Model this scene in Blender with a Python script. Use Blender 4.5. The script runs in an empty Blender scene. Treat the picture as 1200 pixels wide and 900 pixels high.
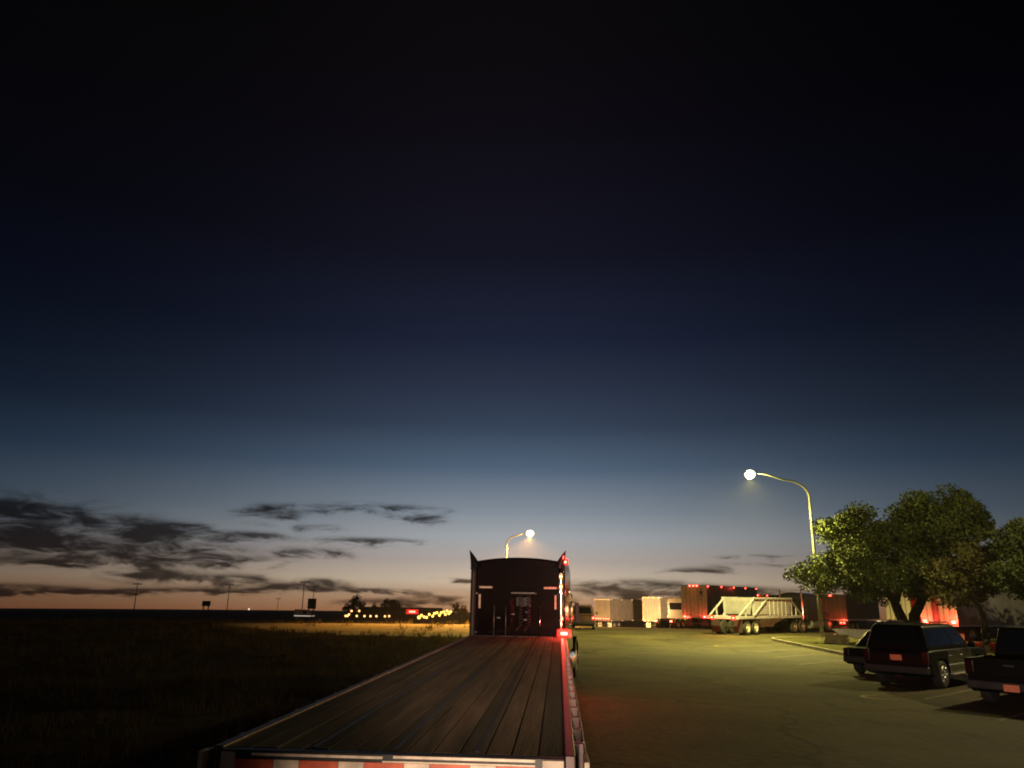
import bpy, bmesh, math, random
from mathutils import Vector, Matrix
random.seed(7)
S = bpy.context.scene
COL = S.collection
R = math.radians
HAZE = .00016

# ------------------------------------------------------------------ camera / survey helpers
F, TH, RO, YAW, CH = 880.0, R(15.75), R(0.9), R(3.69), 2.5
def ray(px, py):
    u, v = (px - 600) / F, (py - 450) / F
    a = u * math.cos(RO) + v * math.sin(RO); b = -u * math.sin(RO) + v * math.cos(RO)
    x, y, z = a, math.cos(TH) + b * math.sin(TH), math.sin(TH) - b * math.cos(TH)
    return x * math.cos(YAW) - y * math.sin(YAW), x * math.sin(YAW) + y * math.cos(YAW), z
def P(px, py, d):
    r = ray(px, py); t = d / math.hypot(r[0], r[1])
    return Vector((r[0] * t, r[1] * t, CH + r[2] * t))
def AE(px, py):
    r = ray(px, py)
    return math.degrees(math.atan2(r[0], r[1])), math.degrees(math.atan2(r[2], math.hypot(r[0], r[1])))

# terrain height: level yard, then falling gently away
_tab = []
def _slope(d):
    def ss(a, b): 
        t = min(1, max(0, (d - a) / (b - a))); return t * t * (3 - 2 * t)
    return 0.042 * ss(60, 80) - 0.022 * ss(108, 150)
_h = 0.0
for i in range(0, 401):
    _tab.append(_h); _h -= _slope(i + .5)
def hgt(x, y):
    d = math.hypot(x, y)
    if d >= 399: return _tab[399] - 0.02 * (d - 399)
    i = int(d); f = d - i
    return _tab[i] * (1 - f) + _tab[i + 1] * f

# ------------------------------------------------------------------ materials
def lin(c):
    return tuple(((v / 255) / 12.92 if v / 255 < .04045 else ((v / 255 + .055) / 1.055) ** 2.4) for v in c)
def mat(name, col, rough=.6, metal=0., var=.25, scale=6., bump=0., bscale=40., stretch=(1, 1, 1), coat=0., spec=.5, trans=0.):
    m = bpy.data.materials.new(name); m.use_nodes = True
    nt = m.node_tree; N = nt.nodes; L = nt.links
    b = N['Principled BSDF']
    tc = N.new('ShaderNodeTexCoord'); mp = N.new('ShaderNodeMapping'); mp.inputs['Scale'].default_value = stretch
    L.new(tc.outputs['Object'], mp.inputs['Vector'])
    nz = N.new('ShaderNodeTexNoise'); nz.inputs['Scale'].default_value = scale; nz.inputs['Detail'].default_value = 6
    L.new(mp.outputs[0], nz.inputs['Vector'])
    rp = N.new('ShaderNodeValToRGB')
    rp.color_ramp.elements[0].position = .3; rp.color_ramp.elements[1].position = .7
    rp.color_ramp.elements[0].color = (*[c * (1 - var) for c in col], 1)
    rp.color_ramp.elements[1].color = (*[min(1, c * (1 + var)) for c in col], 1)
    L.new(nz.outputs['Fac'], rp.inputs[0]); L.new(rp.outputs[0], b.inputs['Base Color'])
    b.inputs['Roughness'].default_value = rough; b.inputs['Metallic'].default_value = metal
    b.inputs['Specular IOR Level'].default_value = spec
    if coat: b.inputs['Coat Weight'].default_value = coat; b.inputs['Coat Roughness'].default_value = .08
    if trans: b.inputs['Transmission Weight'].default_value = trans
    if bump:
        n2 = N.new('ShaderNodeTexNoise'); n2.inputs['Scale'].default_value = bscale; n2.inputs['Detail'].default_value = 5
        L.new(mp.outputs[0], n2.inputs['Vector'])
        bp = N.new('ShaderNodeBump'); bp.inputs['Strength'].default_value = bump; bp.inputs['Distance'].default_value = .03
        L.new(n2.outputs['Fac'], bp.inputs['Height']); L.new(bp.outputs[0], b.inputs['Normal'])
    return m
def emat(name, col, strength):
    m = bpy.data.materials.new(name); m.use_nodes = True
    b = m.node_tree.nodes['Principled BSDF']
    b.inputs['Base Color'].default_value = (*[min(.8, c) for c in col], 1)
    b.inputs['Emission Color'].default_value = (*col, 1); b.inputs['Emission Strength'].default_value = strength
    return m

M = {}
def ground_mat(name, c0, c1, rough, s1, s2, bump, cracks=False):
    m = bpy.data.materials.new(name); m.use_nodes = True
    N = m.node_tree.nodes; L = m.node_tree.links; b = N['Principled BSDF']
    tc = N.new('ShaderNodeTexCoord')
    a = N.new('ShaderNodeTexNoise'); a.inputs['Scale'].default_value = s1; a.inputs['Detail'].default_value = 8; a.inputs['Roughness'].default_value = .65
    f = N.new('ShaderNodeTexNoise'); f.inputs['Scale'].default_value = s2; f.inputs['Detail'].default_value = 4
    L.new(tc.outputs['Object'], a.inputs[0]); L.new(tc.outputs['Object'], f.inputs[0])
    mx = N.new('ShaderNodeMath'); mx.operation = 'MULTIPLY_ADD'; L.new(f.outputs['Fac'], mx.inputs[0]); mx.inputs[1].default_value = .45
    sb = N.new('ShaderNodeMath'); sb.operation = 'SUBTRACT'; L.new(a.outputs['Fac'], sb.inputs[0]); sb.inputs[1].default_value = .22
    L.new(sb.outputs[0], mx.inputs[2])
    rp = N.new('ShaderNodeValToRGB'); e = rp.color_ramp.elements
    e[0].position = .32; e[0].color = (*c0, 1); e[1].position = .68; e[1].color = (*c1, 1)
    L.new(mx.outputs[0], rp.inputs[0])
    out = rp.outputs[0]
    if cracks:
        for sc_, lo_, hi_, dk in ((.09, .50, .66, .62), (.45, .60, .70, .5), (.03, .45, .6, 1.25)):
            st_ = N.new('ShaderNodeTexNoise'); st_.inputs['Scale'].default_value = sc_; st_.inputs['Detail'].default_value = 5; st_.inputs['Distortion'].default_value = .6
            mp_ = N.new('ShaderNodeMapping'); mp_.inputs['Scale'].default_value = (1.6, .7, 1); L.new(tc.outputs['Object'], mp_.inputs[0]); L.new(mp_.outputs[0], st_.inputs[0])
            r_ = N.new('ShaderNodeValToRGB'); r_.color_ramp.elements[0].position = lo_; r_.color_ramp.elements[1].position = hi_
            r_.color_ramp.elements[0].color = (1, 1, 1, 1); r_.color_ramp.elements[1].color = (dk, dk, dk, 1); L.new(st_.outputs['Fac'], r_.inputs[0])
            m_ = N.new('ShaderNodeMix'); m_.data_type = 'RGBA'; m_.blend_type = 'MULTIPLY'; m_.inputs[0].default_value = 1
            L.new(out, m_.inputs[6]); L.new(r_.outputs[0], m_.inputs[7]); out = m_.outputs[2]
        v = N.new('ShaderNodeTexVoronoi'); v.feature = 'DISTANCE_TO_EDGE'; v.inputs['Scale'].default_value = .13
        wp = N.new('ShaderNodeTexNoise'); wp.inputs['Scale'].default_value = .5; wp.inputs['Detail'].default_value = 5
        L.new(tc.outputs['Object'], wp.inputs[0])
        ad = N.new('ShaderNodeVectorMath'); ad.operation = 'MULTIPLY_ADD'; L.new(wp.outputs['Color'], ad.inputs[0]); ad.inputs[1].default_value = (3, 3, 3)
        L.new(tc.outputs['Object'], ad.inputs[2]); L.new(ad.outputs[0], v.inputs['Vector'])
        cr = N.new('ShaderNodeValToRGB'); cr.color_ramp.elements[0].color = (.25, .25, .25, 1); cr.color_ramp.elements[1].position = .016
        cr.color_ramp.elements[1].color = (1, 1, 1, 1)
        L.new(v.outputs['Distance'], cr.inputs[0])
        mm = N.new('ShaderNodeMix'); mm.data_type = 'RGBA'; mm.blend_type = 'MULTIPLY'; mm.inputs[0].default_value = 1
        L.new(out, mm.inputs[6]); L.new(cr.outputs[0], mm.inputs[7]); out = mm.outputs[2]
    L.new(out, b.inputs['Base Color']); b.inputs['Roughness'].default_value = rough
    b.inputs['Specular IOR Level'].default_value = .3 if cracks else .03
    bp = N.new('ShaderNodeBump'); bp.inputs['Strength'].default_value = bump; bp.inputs['Distance'].default_value = .05
    L.new(f.outputs['Fac'], bp.inputs['Height']); L.new(bp.outputs[0], b.inputs['Normal'])
    return m
M['asphalt'] = ground_mat('asphalt', (.026, .023, .012), (.096, .084, .036), .9, .22, 6, .5, True)
M['field'] = ground_mat('field_soil', (.014, .011, .006), (.05, .038, .018), .95, .15, 2.2, 1.0)
M['turf'] = ground_mat('turf', (.03, .032, .012), (.075, .07, .03), .95, .5, 9, .8)
M['concrete'] = mat('concrete', (.17, .155, .12), .85, var=.3, scale=2, bump=.3)
M['line'] = mat('worn_white_paint', (.12, .115, .085), .8, var=.6, scale=5)
M['yline'] = mat('worn_yellow_paint', (.32, .24, .05), .8, var=.6, scale=4)
M['deckwood'] = mat('deck_wood', (.09, .056, .036), .8, var=.6, scale=3.5, bump=.4, bscale=30, stretch=(3, .18, 3), spec=.2)
M['deckwood_dark'] = mat('deck_wood_dark', (.05, .034, .024), .8, var=.5, scale=3.5, bump=.4, bscale=30, stretch=(3, .2, 3), spec=.2)
M['steel'] = mat('worn_steel', (.12, .115, .11), .45, .7, var=.4, scale=8)
M['dark_steel'] = mat('dark_steel', (.03, .028, .027), .5, .5, var=.3)
M['rail'] = mat('painted_rail', (.07, .035, .032), .45, .3, var=.4, scale=9)
M['chrome'] = mat('chrome', (.75, .73, .7), .12, 1., var=.06)
M['aluminium'] = mat('aluminium', (.6, .59, .56), .35, .9, var=.15, scale=12)
M['black_paint'] = mat('black_gloss_paint', (.008, .007, .008), .22, var=.2, coat=.6)
M['maroon_black'] = mat('sleeper_paint', (.005, .002, .0025), .12, var=.3, scale=3, spec=.35)
M['rubber'] = mat('tyre_rubber', (.018, .017, .016), .85, var=.3, scale=12)
M['tape_red'] = mat('red_tape', (.6, .1, .04), .5, var=.4, scale=9)
M['tape_white'] = mat('white_tape', (.66, .5, .37), .5, var=.35, scale=9)
M['white_paint'] = mat('white_paint', (.6, .57, .52), .45, var=.08, scale=1.5)
M['offwhite'] = mat('weathered_white_paint', (.36, .345, .40), .6, var=.18, scale=2.2, bump=.15)
M['tub_white'] = mat('tub_white', (.8, .77, .7), .5, var=.08)
M['far_cream'] = mat('cream_panel', (.2, .18, .145), .6, var=.18, scale=1.3)
M['lit_side'] = mat('lit_side_panel', (.5, .48, .42), .6, var=.2, scale=1.2)  # side of the white trailer coloured paler so it looks lit
M['shaded_white'] = mat('shaded_white_panel', (.07, .06, .055), .6, var=.2, scale=1.2)  # rear doors of the same white trailer darkened to look shaded
M['grey_tan'] = mat('grey_tan_panel', (.32, .28, .22), .55, var=.14, scale=1.6)
M['dark_maroon'] = mat('dark_maroon_panel', (.06, .02, .016), .5, var=.3, scale=1.5)
M['red_paint'] = mat('red_paint', (.5, .03, .03), .4, var=.12)
M['glass'] = mat('dark_glass', (.006, .006, .008), .06, var=.05, spec=.8)
M['black_plastic'] = mat('black_plastic', (.015, .015, .015), .55, var=.2)
M['car_black'] = mat('black_car_paint', (.003, .003, .0035), .38, var=.1, spec=.12)
M['car_grey'] = mat('grey_car_paint', (.03, .029, .028), .3, .3, var=.1, coat=.7)
M['plate'] = mat('plate_orange', (.8, .22, .11), .5, var=.12, scale=20)
M['red_lens'] = mat('red_lens', (.025, .003, .003), .15, var=.1, spec=.6)
M['clear_lens'] = mat('clear_lens', (.6, .6, .6), .1, var=.05, spec=.7)
M['bark'] = mat('bark', (.07, .055, .042), .9, var=.5, scale=5, bump=.8, bscale=18, stretch=(1, 1, .3))
M['leaf_a'] = mat('leaf_green', (.07, .087, .027), .8, var=.6, scale=.9, spec=.1)
M['leaf_b'] = mat('leaf_dark', (.045, .058, .02), .8, var=.5, scale=.9, spec=.1)
M['leaf_c'] = mat('leaf_olive', (.085, .08, .028), .8, var=.5, scale=.9, spec=.1)
M['grass_'] = mat('dry_grass', (.085, .06, .024), .9, var=.6, scale=.35, spec=.1)
M['grass'] = M.pop('grass_')
_nt = M['grass'].node_tree; _b = _nt.nodes['Principled BSDF']; _t = _nt.nodes.new('ShaderNodeBsdfTranslucent'); _m = _nt.nodes.new('ShaderNodeMixShader')
_nt.links.new(_b.inputs['Base Color'].links[0].from_socket, _t.inputs[0]); _m.inputs[0].default_value = .45
_nt.links.new(_b.outputs[0], _m.inputs[1]); _nt.links.new(_t.outputs[0], _m.inputs[2]); _nt.links.new(_m.outputs[0], _nt.nodes['Material Output'].inputs[0])
M['glow_patch'] = ground_mat('pale_glow_patch', (.2, .16, .09), (.4, .32, .19), .95, .35, 5, .6)  # pale ground colour imitates the lamp's pool of light
M['pole'] = mat('galvanised_pole', (.17, .18, .15), .5, .3, var=.12, scale=4)
M['wood_pole'] = mat('weathered_pole', (.05, .04, .03), .9)
M['tan_block'] = mat('tan_block', (.34, .27, .14), .9, var=.25, scale=7, bump=.5)
M['far_dark'] = mat('dark_cladding', (.02, .016, .014), .8, var=.3)
M['red_on'] = emat('lit_red_lamp', (1, .06, .035), 26)
M['red_on_low'] = emat('lit_red_marker', (1, .10, .06), 10)
M['red_on_hot'] = emat('bright_red_lamp', (1, .085, .05), 24)
M['amber_on'] = emat('lit_amber_lamp', (1, .5, .16), 14)
M['warm_on'] = emat('lit_warm_lamp', (1, .5, .17), 2.6)
M['yellow_on'] = emat('lit_yellow_lamp', (1, .58, .11), 3.2)
M['white_on'] = emat('lit_white_lamp', (1, .93, .85), .8)
M['lens_green'] = emat('street_lamp_lens', (1, 1, .62), 3.2)
M['lens_orange'] = emat('sodium_lamp_lens', (1, .8, .45), 3.2)
M['amber_halo'] = emat('amber_halo_lens', (1, .35, .08), .8)
M['red_halo'] = emat('red_halo_lens', (1, .025, .02), .95)
M['neon'] = emat('red_neon', (1, .10, .05), 14)
M['win_lit'] = emat('lit_window', (1, .66, .25), 3)

# ------------------------------------------------------------------ mesh builder
class MB:
    def __init__(s): s.v = []; s.f = []
    def add(s, vs, fs):
        b = len(s.v); s.v += [tuple(v) for v in vs]; s.f += [tuple(b + i for i in f) for f in fs]; return s
    def box(s, c, d, rz=0., m=None):
        x, y, z = d[0] / 2, d[1] / 2, d[2] / 2
        vs = [Vector((i * x, j * y, k * z)) for k in (-1, 1) for j in (-1, 1) for i in (-1, 1)]
        rot = m if m else Matrix.Rotation(rz, 3, 'Z')
        c = Vector(c)
        return s.add([rot @ v + c for v in vs], [(0, 2, 3, 1), (4, 5, 7, 6), (0, 1, 5, 4), (2, 6, 7, 3), (0, 4, 6, 2), (1, 3, 7, 5)])
    def bb(s, x0, x1, y0, y1, z0, z1): return s.box(((x0 + x1) / 2, (y0 + y1) / 2, (z0 + z1) / 2), (abs(x1 - x0), abs(y1 - y0), abs(z1 - z0)))
    def bar(s, a, b, w, h=None):
        a, b = Vector(a), Vector(b); d = b - a
        q = d.to_track_quat('Y', 'Z').to_matrix()
        return s.box((a + b) / 2, (w, d.length, h or w), m=q)
    def tube(s, path, rad, n=8, cap=True):
        path = [Vector(p) for p in path]
        if not hasattr(rad, '__len__'): rad = [rad] * len(path)
        vs = []; up = None
        for i, p in enumerate(path):
            t = (path[min(i + 1, len(path) - 1)] - path[max(i - 1, 0)]).normalized()
            if up is None:
                up = t.orthogonal().normalized()
            up = (up - t * up.dot(t)).normalized(); w = t.cross(up)
            for k in range(n):
                a = 2 * math.pi * k / n
                vs.append(p + (up * math.cos(a) + w * math.sin(a)) * rad[i])
        fs = []
        for i in range(len(path) - 1):
            for k in range(n):
                fs.append((i * n + k, i * n + (k + 1) % n, (i + 1) * n + (k + 1) % n, (i + 1) * n + k))
        if cap: fs += [tuple(range(n - 1, -1, -1)), tuple((len(path) - 1) * n + k for k in range(n))]
        return s.add(vs, fs)
    def lathe_x(s, c, prof, n=20):
        """profile of (x offset, radius) turned about the X axis through c"""
        c = Vector(c); vs = []; fs = []
        for (x, r) in prof:
            for k in range(n):
                a = 2 * math.pi * k / n; vs.append(c + Vector((x, r * math.cos(a), r * math.sin(a))))
        for i in range(len(prof) - 1):
            for k in range(n): fs.append((i * n + k, i * n + (k + 1) % n, (i + 1) * n + (k + 1) % n, (i + 1) * n + k))
        fs += [tuple(range(n - 1, -1, -1)), tuple((len(prof) - 1) * n + k for k in range(n))]
        return s.add(vs, fs)
    def ball(s, c, r, n=10, sz=(1, 1, 1)):
        c = Vector(c); vs = []; fs = []
        m = n // 2 + 1
        for j in range(m):
            ph = -math.pi / 2 + math.pi * (j + .001 + (0 if j < m - 1 else -.002)) / (m - 1)
            for k in range(n):
                a = 2 * math.pi * k / n
                vs.append(c + Vector((r * sz[0] * math.cos(ph) * math.cos(a), r * sz[1] * math.cos(ph) * math.sin(a), r * sz[2] * math.sin(ph))))
        for j in range(m - 1):
            for k in range(n): fs.append((j * n + k, j * n + (k + 1) % n, (j + 1) * n + (k + 1) % n, (j + 1) * n + k))
        return s.add(vs, fs)
    def prism_x(s, poly, x0, x1, x0t=None, x1t=None):
        """side outline of (y,z) swept across X"""
        n = len(poly)
        vs = [(x0, y, z) for y, z in poly] + [(x1, y, z) for y, z in poly]
        fs = [tuple(range(n)), tuple(range(2 * n - 1, n - 1, -1))] + [(i, i + n, (i + 1) % n + n, (i + 1) % n) for i in range(n)]
        return s.add(vs, fs)
    def prism_y(s, poly, y0, y1):
        n = len(poly)
        vs = [(x, y0, z) for x, z in poly] + [(x, y1, z) for x, z in poly]
        fs = [tuple(range(n)), tuple(range(2 * n - 1, n - 1, -1))] + [(i, i + n, (i + 1) % n + n, (i + 1) % n) for i in range(n)]
        return s.add(vs, fs)
    def prism_z(s, poly, z0, z1):
        n = len(poly)
        vs = [(x, y, z0) for x, y in poly] + [(x, y, z1) for x, y in poly]
        fs = [tuple(range(n)), tuple(range(2 * n - 1, n - 1, -1))] + [(i, i + n, (i + 1) % n + n, (i + 1) % n) for i in range(n)]
        return s.add(vs, fs)
    def frustum(s, b, t):
        """b, t = four corners each (counter-clockwise)"""
        return s.add(list(b) + list(t), [(3, 2, 1, 0), (4, 5, 6, 7), (0, 1, 5, 4), (1, 2, 6, 5), (2, 3, 7, 6), (3, 0, 4, 7)])
    def panel(s, q, u0, u1, v0, v1, off=.006, th=.02, taper=0.):
        a, b, c, d = [Vector(p) for p in q]
        n = (b - a).cross(d - a).normalized()
        def at(u, v): return (a * (1 - u) + b * u) * (1 - v) + (d * (1 - u) + c * u) * v
        o = [at(u0, v0), at(u1, v0), at(u1, v1), at(u0, v1)]
        return s.frustum([p - n * (th - off) for p in o], [p + n * off for p in o])
    def build(s, name, m, parent=None, bevel=0., smooth=False, seg=2):
        me = bpy.data.meshes.new(name); me.from_pydata(s.v, [], s.f)
        bm = bmesh.new(); bm.from_mesh(me); bmesh.ops.recalc_face_normals(bm, faces=bm.faces); bm.to_mesh(me); bm.free()
        me.materials.append(M[m] if isinstance(m, str) else m)
        o = bpy.data.objects.new(name, me); COL.objects.link(o)
        if parent: o.parent = parent
        if smooth:
            for p in me.polygons: p.use_smooth = True
        if bevel:
            bv = o.modifiers.new('bevel', 'BEVEL'); bv.width = bevel; bv.segments = seg; bv.limit_method = 'ANGLE'; bv.angle_limit = R(30)
            bv.harden_normals = False
            for p in me.polygons: p.use_smooth = True
            w = o.modifiers.new('wn', 'WEIGHTED_NORMAL'); w.keep_sharp = True
        return o

def lit(parent, name, c, w, h, hot='red_on', rim='red_halo', th=.03, side=False):
    """lamp with a hot bulb in the middle of a wide lens that glows as its halo; faces -Y (or both X ways if side)"""
    c = Vector(c)
    def bx(w_, h_, t_): return MB().box(c, (t_, w_, h_) if side else (w_, t_, h_))
    o = bx(w, h, th).build(name, rim, parent, bevel=min(w, h) * .3)  # oversized glowing lens stands in for the halo around the bulb
    bx(w * .55, h * .5, th + .012).build('bulb', hot, o, bevel=min(w, h) * .15)
    return o
def thing(name, label, cat, loc=(0, 0, 0), head=0., group=None):
    """Empty at the base of a thing; head = heading in degrees clockwise from +Y"""
    o = bpy.data.objects.new(name, None); COL.objects.link(o)
    o.empty_display_size = .3
    o.location = loc; o.rotation_euler = (0, 0, -R(head))
    o['label'] = label; o['category'] = cat
    if group: o['group'] = group
    return o
def tag(o, label, cat, group=None, kind=None):
    o['label'] = label; o['category'] = cat
    if group: o['group'] = group
    if kind: o['kind'] = kind
    return o
def struct(o): o['kind'] = 'structure'; return o
def dup(root, loc, head, label, group=None, skip=()):
    r = root.copy(); COL.objects.link(r); r.location = loc; r.rotation_euler = (0, 0, -R(head)); r['label'] = label
    if group: r['group'] = group
    def kids(src, dst):
        for ch in list(src.children):
            if ch.name.split('.')[0] in skip: continue
            c = ch.copy(); COL.objects.link(c); c.parent = dst
            kids(ch, c)
    kids(root, r)
    return r
def lamp(name, kind, loc, power, col, parent=None, radius=.1, spot=None, target=None, blend=.5):
    l = bpy.data.lights.new(name, kind); l.energy = power; l.color = col
    if kind != 'SUN': l.shadow_soft_size = radius
    if kind == 'SPOT': l.spot_size = R(spot); l.spot_blend = blend
    o = bpy.data.objects.new(name, l); COL.objects.link(o); o.location = loc
    if target is not None: o.rotation_euler = (Vector(target) - Vector(loc)).to_track_quat('-Z', 'Y').to_euler()
    if parent: o.parent = parent
    return o

# ------------------------------------------------------------------ ground
def spread(a, b, step, lo, hi, g=1.25):
    xs = []; x = a
    while x <= b + 1e-6: xs.append(x); x += step
    st = step; x = xs[-1]
    while x < hi: st *= g; x += st; xs.append(x)
    st = step; x = xs[0]; pre = []
    while x > lo: st *= g; x -= st; pre.append(x)
    return pre[::-1] + xs
GX = spread(-70, 100, 2, -1500, 1500); GY = spread(-16, 170, 2, -300, 1600)
def sheet(name, xs, ys, dz, m, inside=None):
    mb = MB(); nx = len(xs)
    mb.v = [(x, y, hgt(x, y) + dz) for y in ys for x in xs]
    for j in range(len(ys) - 1):
        for i in range(nx - 1):
            if inside and not inside((xs[i] + xs[i + 1]) / 2, (ys[j] + ys[j + 1]) / 2): continue
            mb.f.append((j * nx + i, j * nx + i + 1, (j + 1) * nx + i + 1, (j + 1) * nx + i))
    return struct(mb.build(name, m))
sheet('ground', GX, GY, 0, 'field')
AX = [x for x in GX if -4 <= x <= 64]; AY = [y for y in GY if -16 <= y <= 150]
sheet('asphalt', AX, AY, .03, 'asphalt')
Z0 = .03
sheet('pale_glow_patch', [x for x in GX if -34 <= x <= -4], [y for y in GY if 44 <= y <= 108], .02, 'glow_patch', lambda x, y: math.hypot((x + 4) / 27, (y - 76) / 29) < 1)  # pale sheet added so the ground near the far lamp looks brightly lit
# kerbed island on the right where the lamp, trees and block wall stand
island = [(13.3, 26), (13.3, 50.5), (13.7, 52.2), (14.9, 53.2), (52, 53.2), (52, 14), (18, 14)]
isl_in = [(13.5, 26.1), (13.5, 50.4), (13.85, 52.05), (15.0, 53.0), (51.8, 53.0), (51.8, 14.2), (18.1, 14.2)]
struct(MB().prism_z(isl_in, -.05, Z0 + .13).build('island_turf', 'turf'))
kb = MB()
for i in range(len(island)):
    j = (i + 1) % len(island)
    kb.add([(*island[i], -.02), (*island[j], -.02), (*island[j], Z0 + .15), (*island[i], Z0 + .15), (*isl_in[i], Z0 + .15), (*isl_in[j], Z0 + .15), (*isl_in[j], -.02), (*isl_in[i], -.02)],
           [(0, 1, 2, 3), (3, 2, 5, 4), (4, 5, 6, 7)])
struct(kb.build('kerb', 'concrete'))
# painted stall lines at the angled bays, worn
lm = MB()
for k in range(9):
    y0 = 18.6 + 3.55 * k
    a = Vector((9.6, y0 - 0.2, 0)); b = Vector((13.1, y0 + 3.4, 0)); n = (b - a).normalized(); w = Vector((-n.y, n.x, 0)) * .06
    lm.add([a - w + Vector((0, 0, Z0 + .006)), b - w + Vector((0, 0, Z0 + .006)), b + w + Vector((0, 0, Z0 + .006)), a + w + Vector((0, 0, Z0 + .006))], [(0, 1, 2, 3)])
struct(lm.build('stall_lines', 'line'))
ym = MB()
for (cx, cy, r) in ((9.7, 44.0, .75), (9.0, 22.2, .55)):
    pts = []
    for k in range(15):
        a = R(60 + k * 200 / 14); pts.append((cx + r * 1.7 * math.cos(a), cy + r * math.sin(a)))
    for k in range(14):
        (x0, y0), (x1, y1) = pts[k], pts[k + 1]; s_ = .86
        ym.add([(x0, y0, Z0 + .007), (x1, y1, Z0 + .007), (cx + (x1 - cx) * s_, cy + (y1 - cy) * s_, Z0 + .007), (cx + (x0 - cx) * s_, cy + (y0 - cy) * s_, Z0 + .007)], [(0, 1, 2, 3)])
struct(ym.build('yellow_marking', 'yline'))
# rough grass of the field
gr = MB(); rg = random.Random(3)
def blade(x, y, h, w):
    z = hgt(x, y); a = rg.uniform(0, math.pi); dx, dy = math.cos(a) * w, math.sin(a) * w
    lx, ly = rg.uniform(-.5, .5) * h, rg.uniform(-.5, .5) * h
    gr.add([(x - dx, y - dy, z - .02), (x + dx, y + dy, z - .02), (x + lx, y + ly, z + h)], [(0, 1, 2)])
for k in range(5200):
    d = 6 + 95 * rg.random() ** .8; y = d
    x = -4.3 - (d * .75 + 4) * rg.random() ** 1.3
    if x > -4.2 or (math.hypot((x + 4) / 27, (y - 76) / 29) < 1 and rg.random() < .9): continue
    big = rg.random()
    for q in range(7):
        blade(x + rg.gauss(0, .16), y + rg.gauss(0, .16), (.1 + .28 * big * rg.random() + .05) * (1 + d / 140), .010 + d * .0004)
tag(gr.build('grass', 'grass'), 'rough dry grass of the dark field beside the flatbed trailer', 'grass', kind='stuff')

# ------------------------------------------------------------------ shared wheel meshes
def wheel_mesh(r, w, rimr, deep=.04, spokes=0):
    """tyre and rim meshes about the X axis, outer face towards +X"""
    t = MB(); t.lathe_x((0, 0, 0), [(-w / 2, rimr * .98), (-w / 2, r * .9), (-w * .38, r * .985), (-w * .2, r), (w * .2, r), (w * .38, r * .985), (w / 2, r * .9), (w / 2, rimr * .98), (w / 2 - deep * 1.2, rimr * .9)], 24)
    m = MB(); m.lathe_x((0, 0, 0), [(w / 2 - deep - .03, rimr * .99), (w / 2 + .004, rimr * .97), (w / 2 + .002, rimr * .9), (w / 2 - deep, rimr * .82), (w / 2 - deep * .8, rimr * .4), (w / 2 + .01, rimr * .3), (w / 2 + .015, rimr * .1)], 20)
    for k in range(spokes):
        a = 2 * math.pi * k / spokes
        m.bar((w / 2 - deep * .4, rimr * .2 * math.cos(a), rimr * .2 * math.sin(a)), (w / 2 - deep * .2, rimr * .9 * math.cos(a), rimr * .9 * math.sin(a)), .07, .03)
    return t, m
_wh = {}
def add_wheel(parent, x, y, z, side, key, r, w, rimr, rim_m='aluminium', deep=.05, spokes=0, name='wheel'):
    """side=+1 outer face to +X"""
    if key not in _wh:
        t, m = wheel_mesh(r, w, rimr, deep, spokes)
        to = t.build('wheel', 'rubber', smooth=True); mo = m.build('rim', rim_m, smooth=True)
        _wh[key] = (to.data, mo.data)
        bpy.data.objects.remove(to); bpy.data.objects.remove(mo)
    td, md = _wh[key]
    o = bpy.data.objects.new(name, td); COL.objects.link(o); o.parent = parent; o.location = (x, y, z)
    if side < 0: o.rotation_euler = (0, 0, math.pi)
    q = bpy.data.objects.new('rim', md); COL.objects.link(q); q.parent = o
    return o
def dual_axle(parent, y, z=.52, hw=1.22, rim='aluminium', key='semi'):
    for s in (-1, 1):
        add_wheel(parent, s * (hw - .14), y, z, s, key + 'o', .52, .27, .30, rim, deep=.13)
        add_wheel(parent, s * (hw - .47), y, z, s, key + 'i', .52, .27, .30, 'dark_steel', deep=.05)
    MB().tube([(-hw + .3, y, z), (hw - .3, y, z)], .07).build('axle', 'dark_steel', parent)

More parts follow.
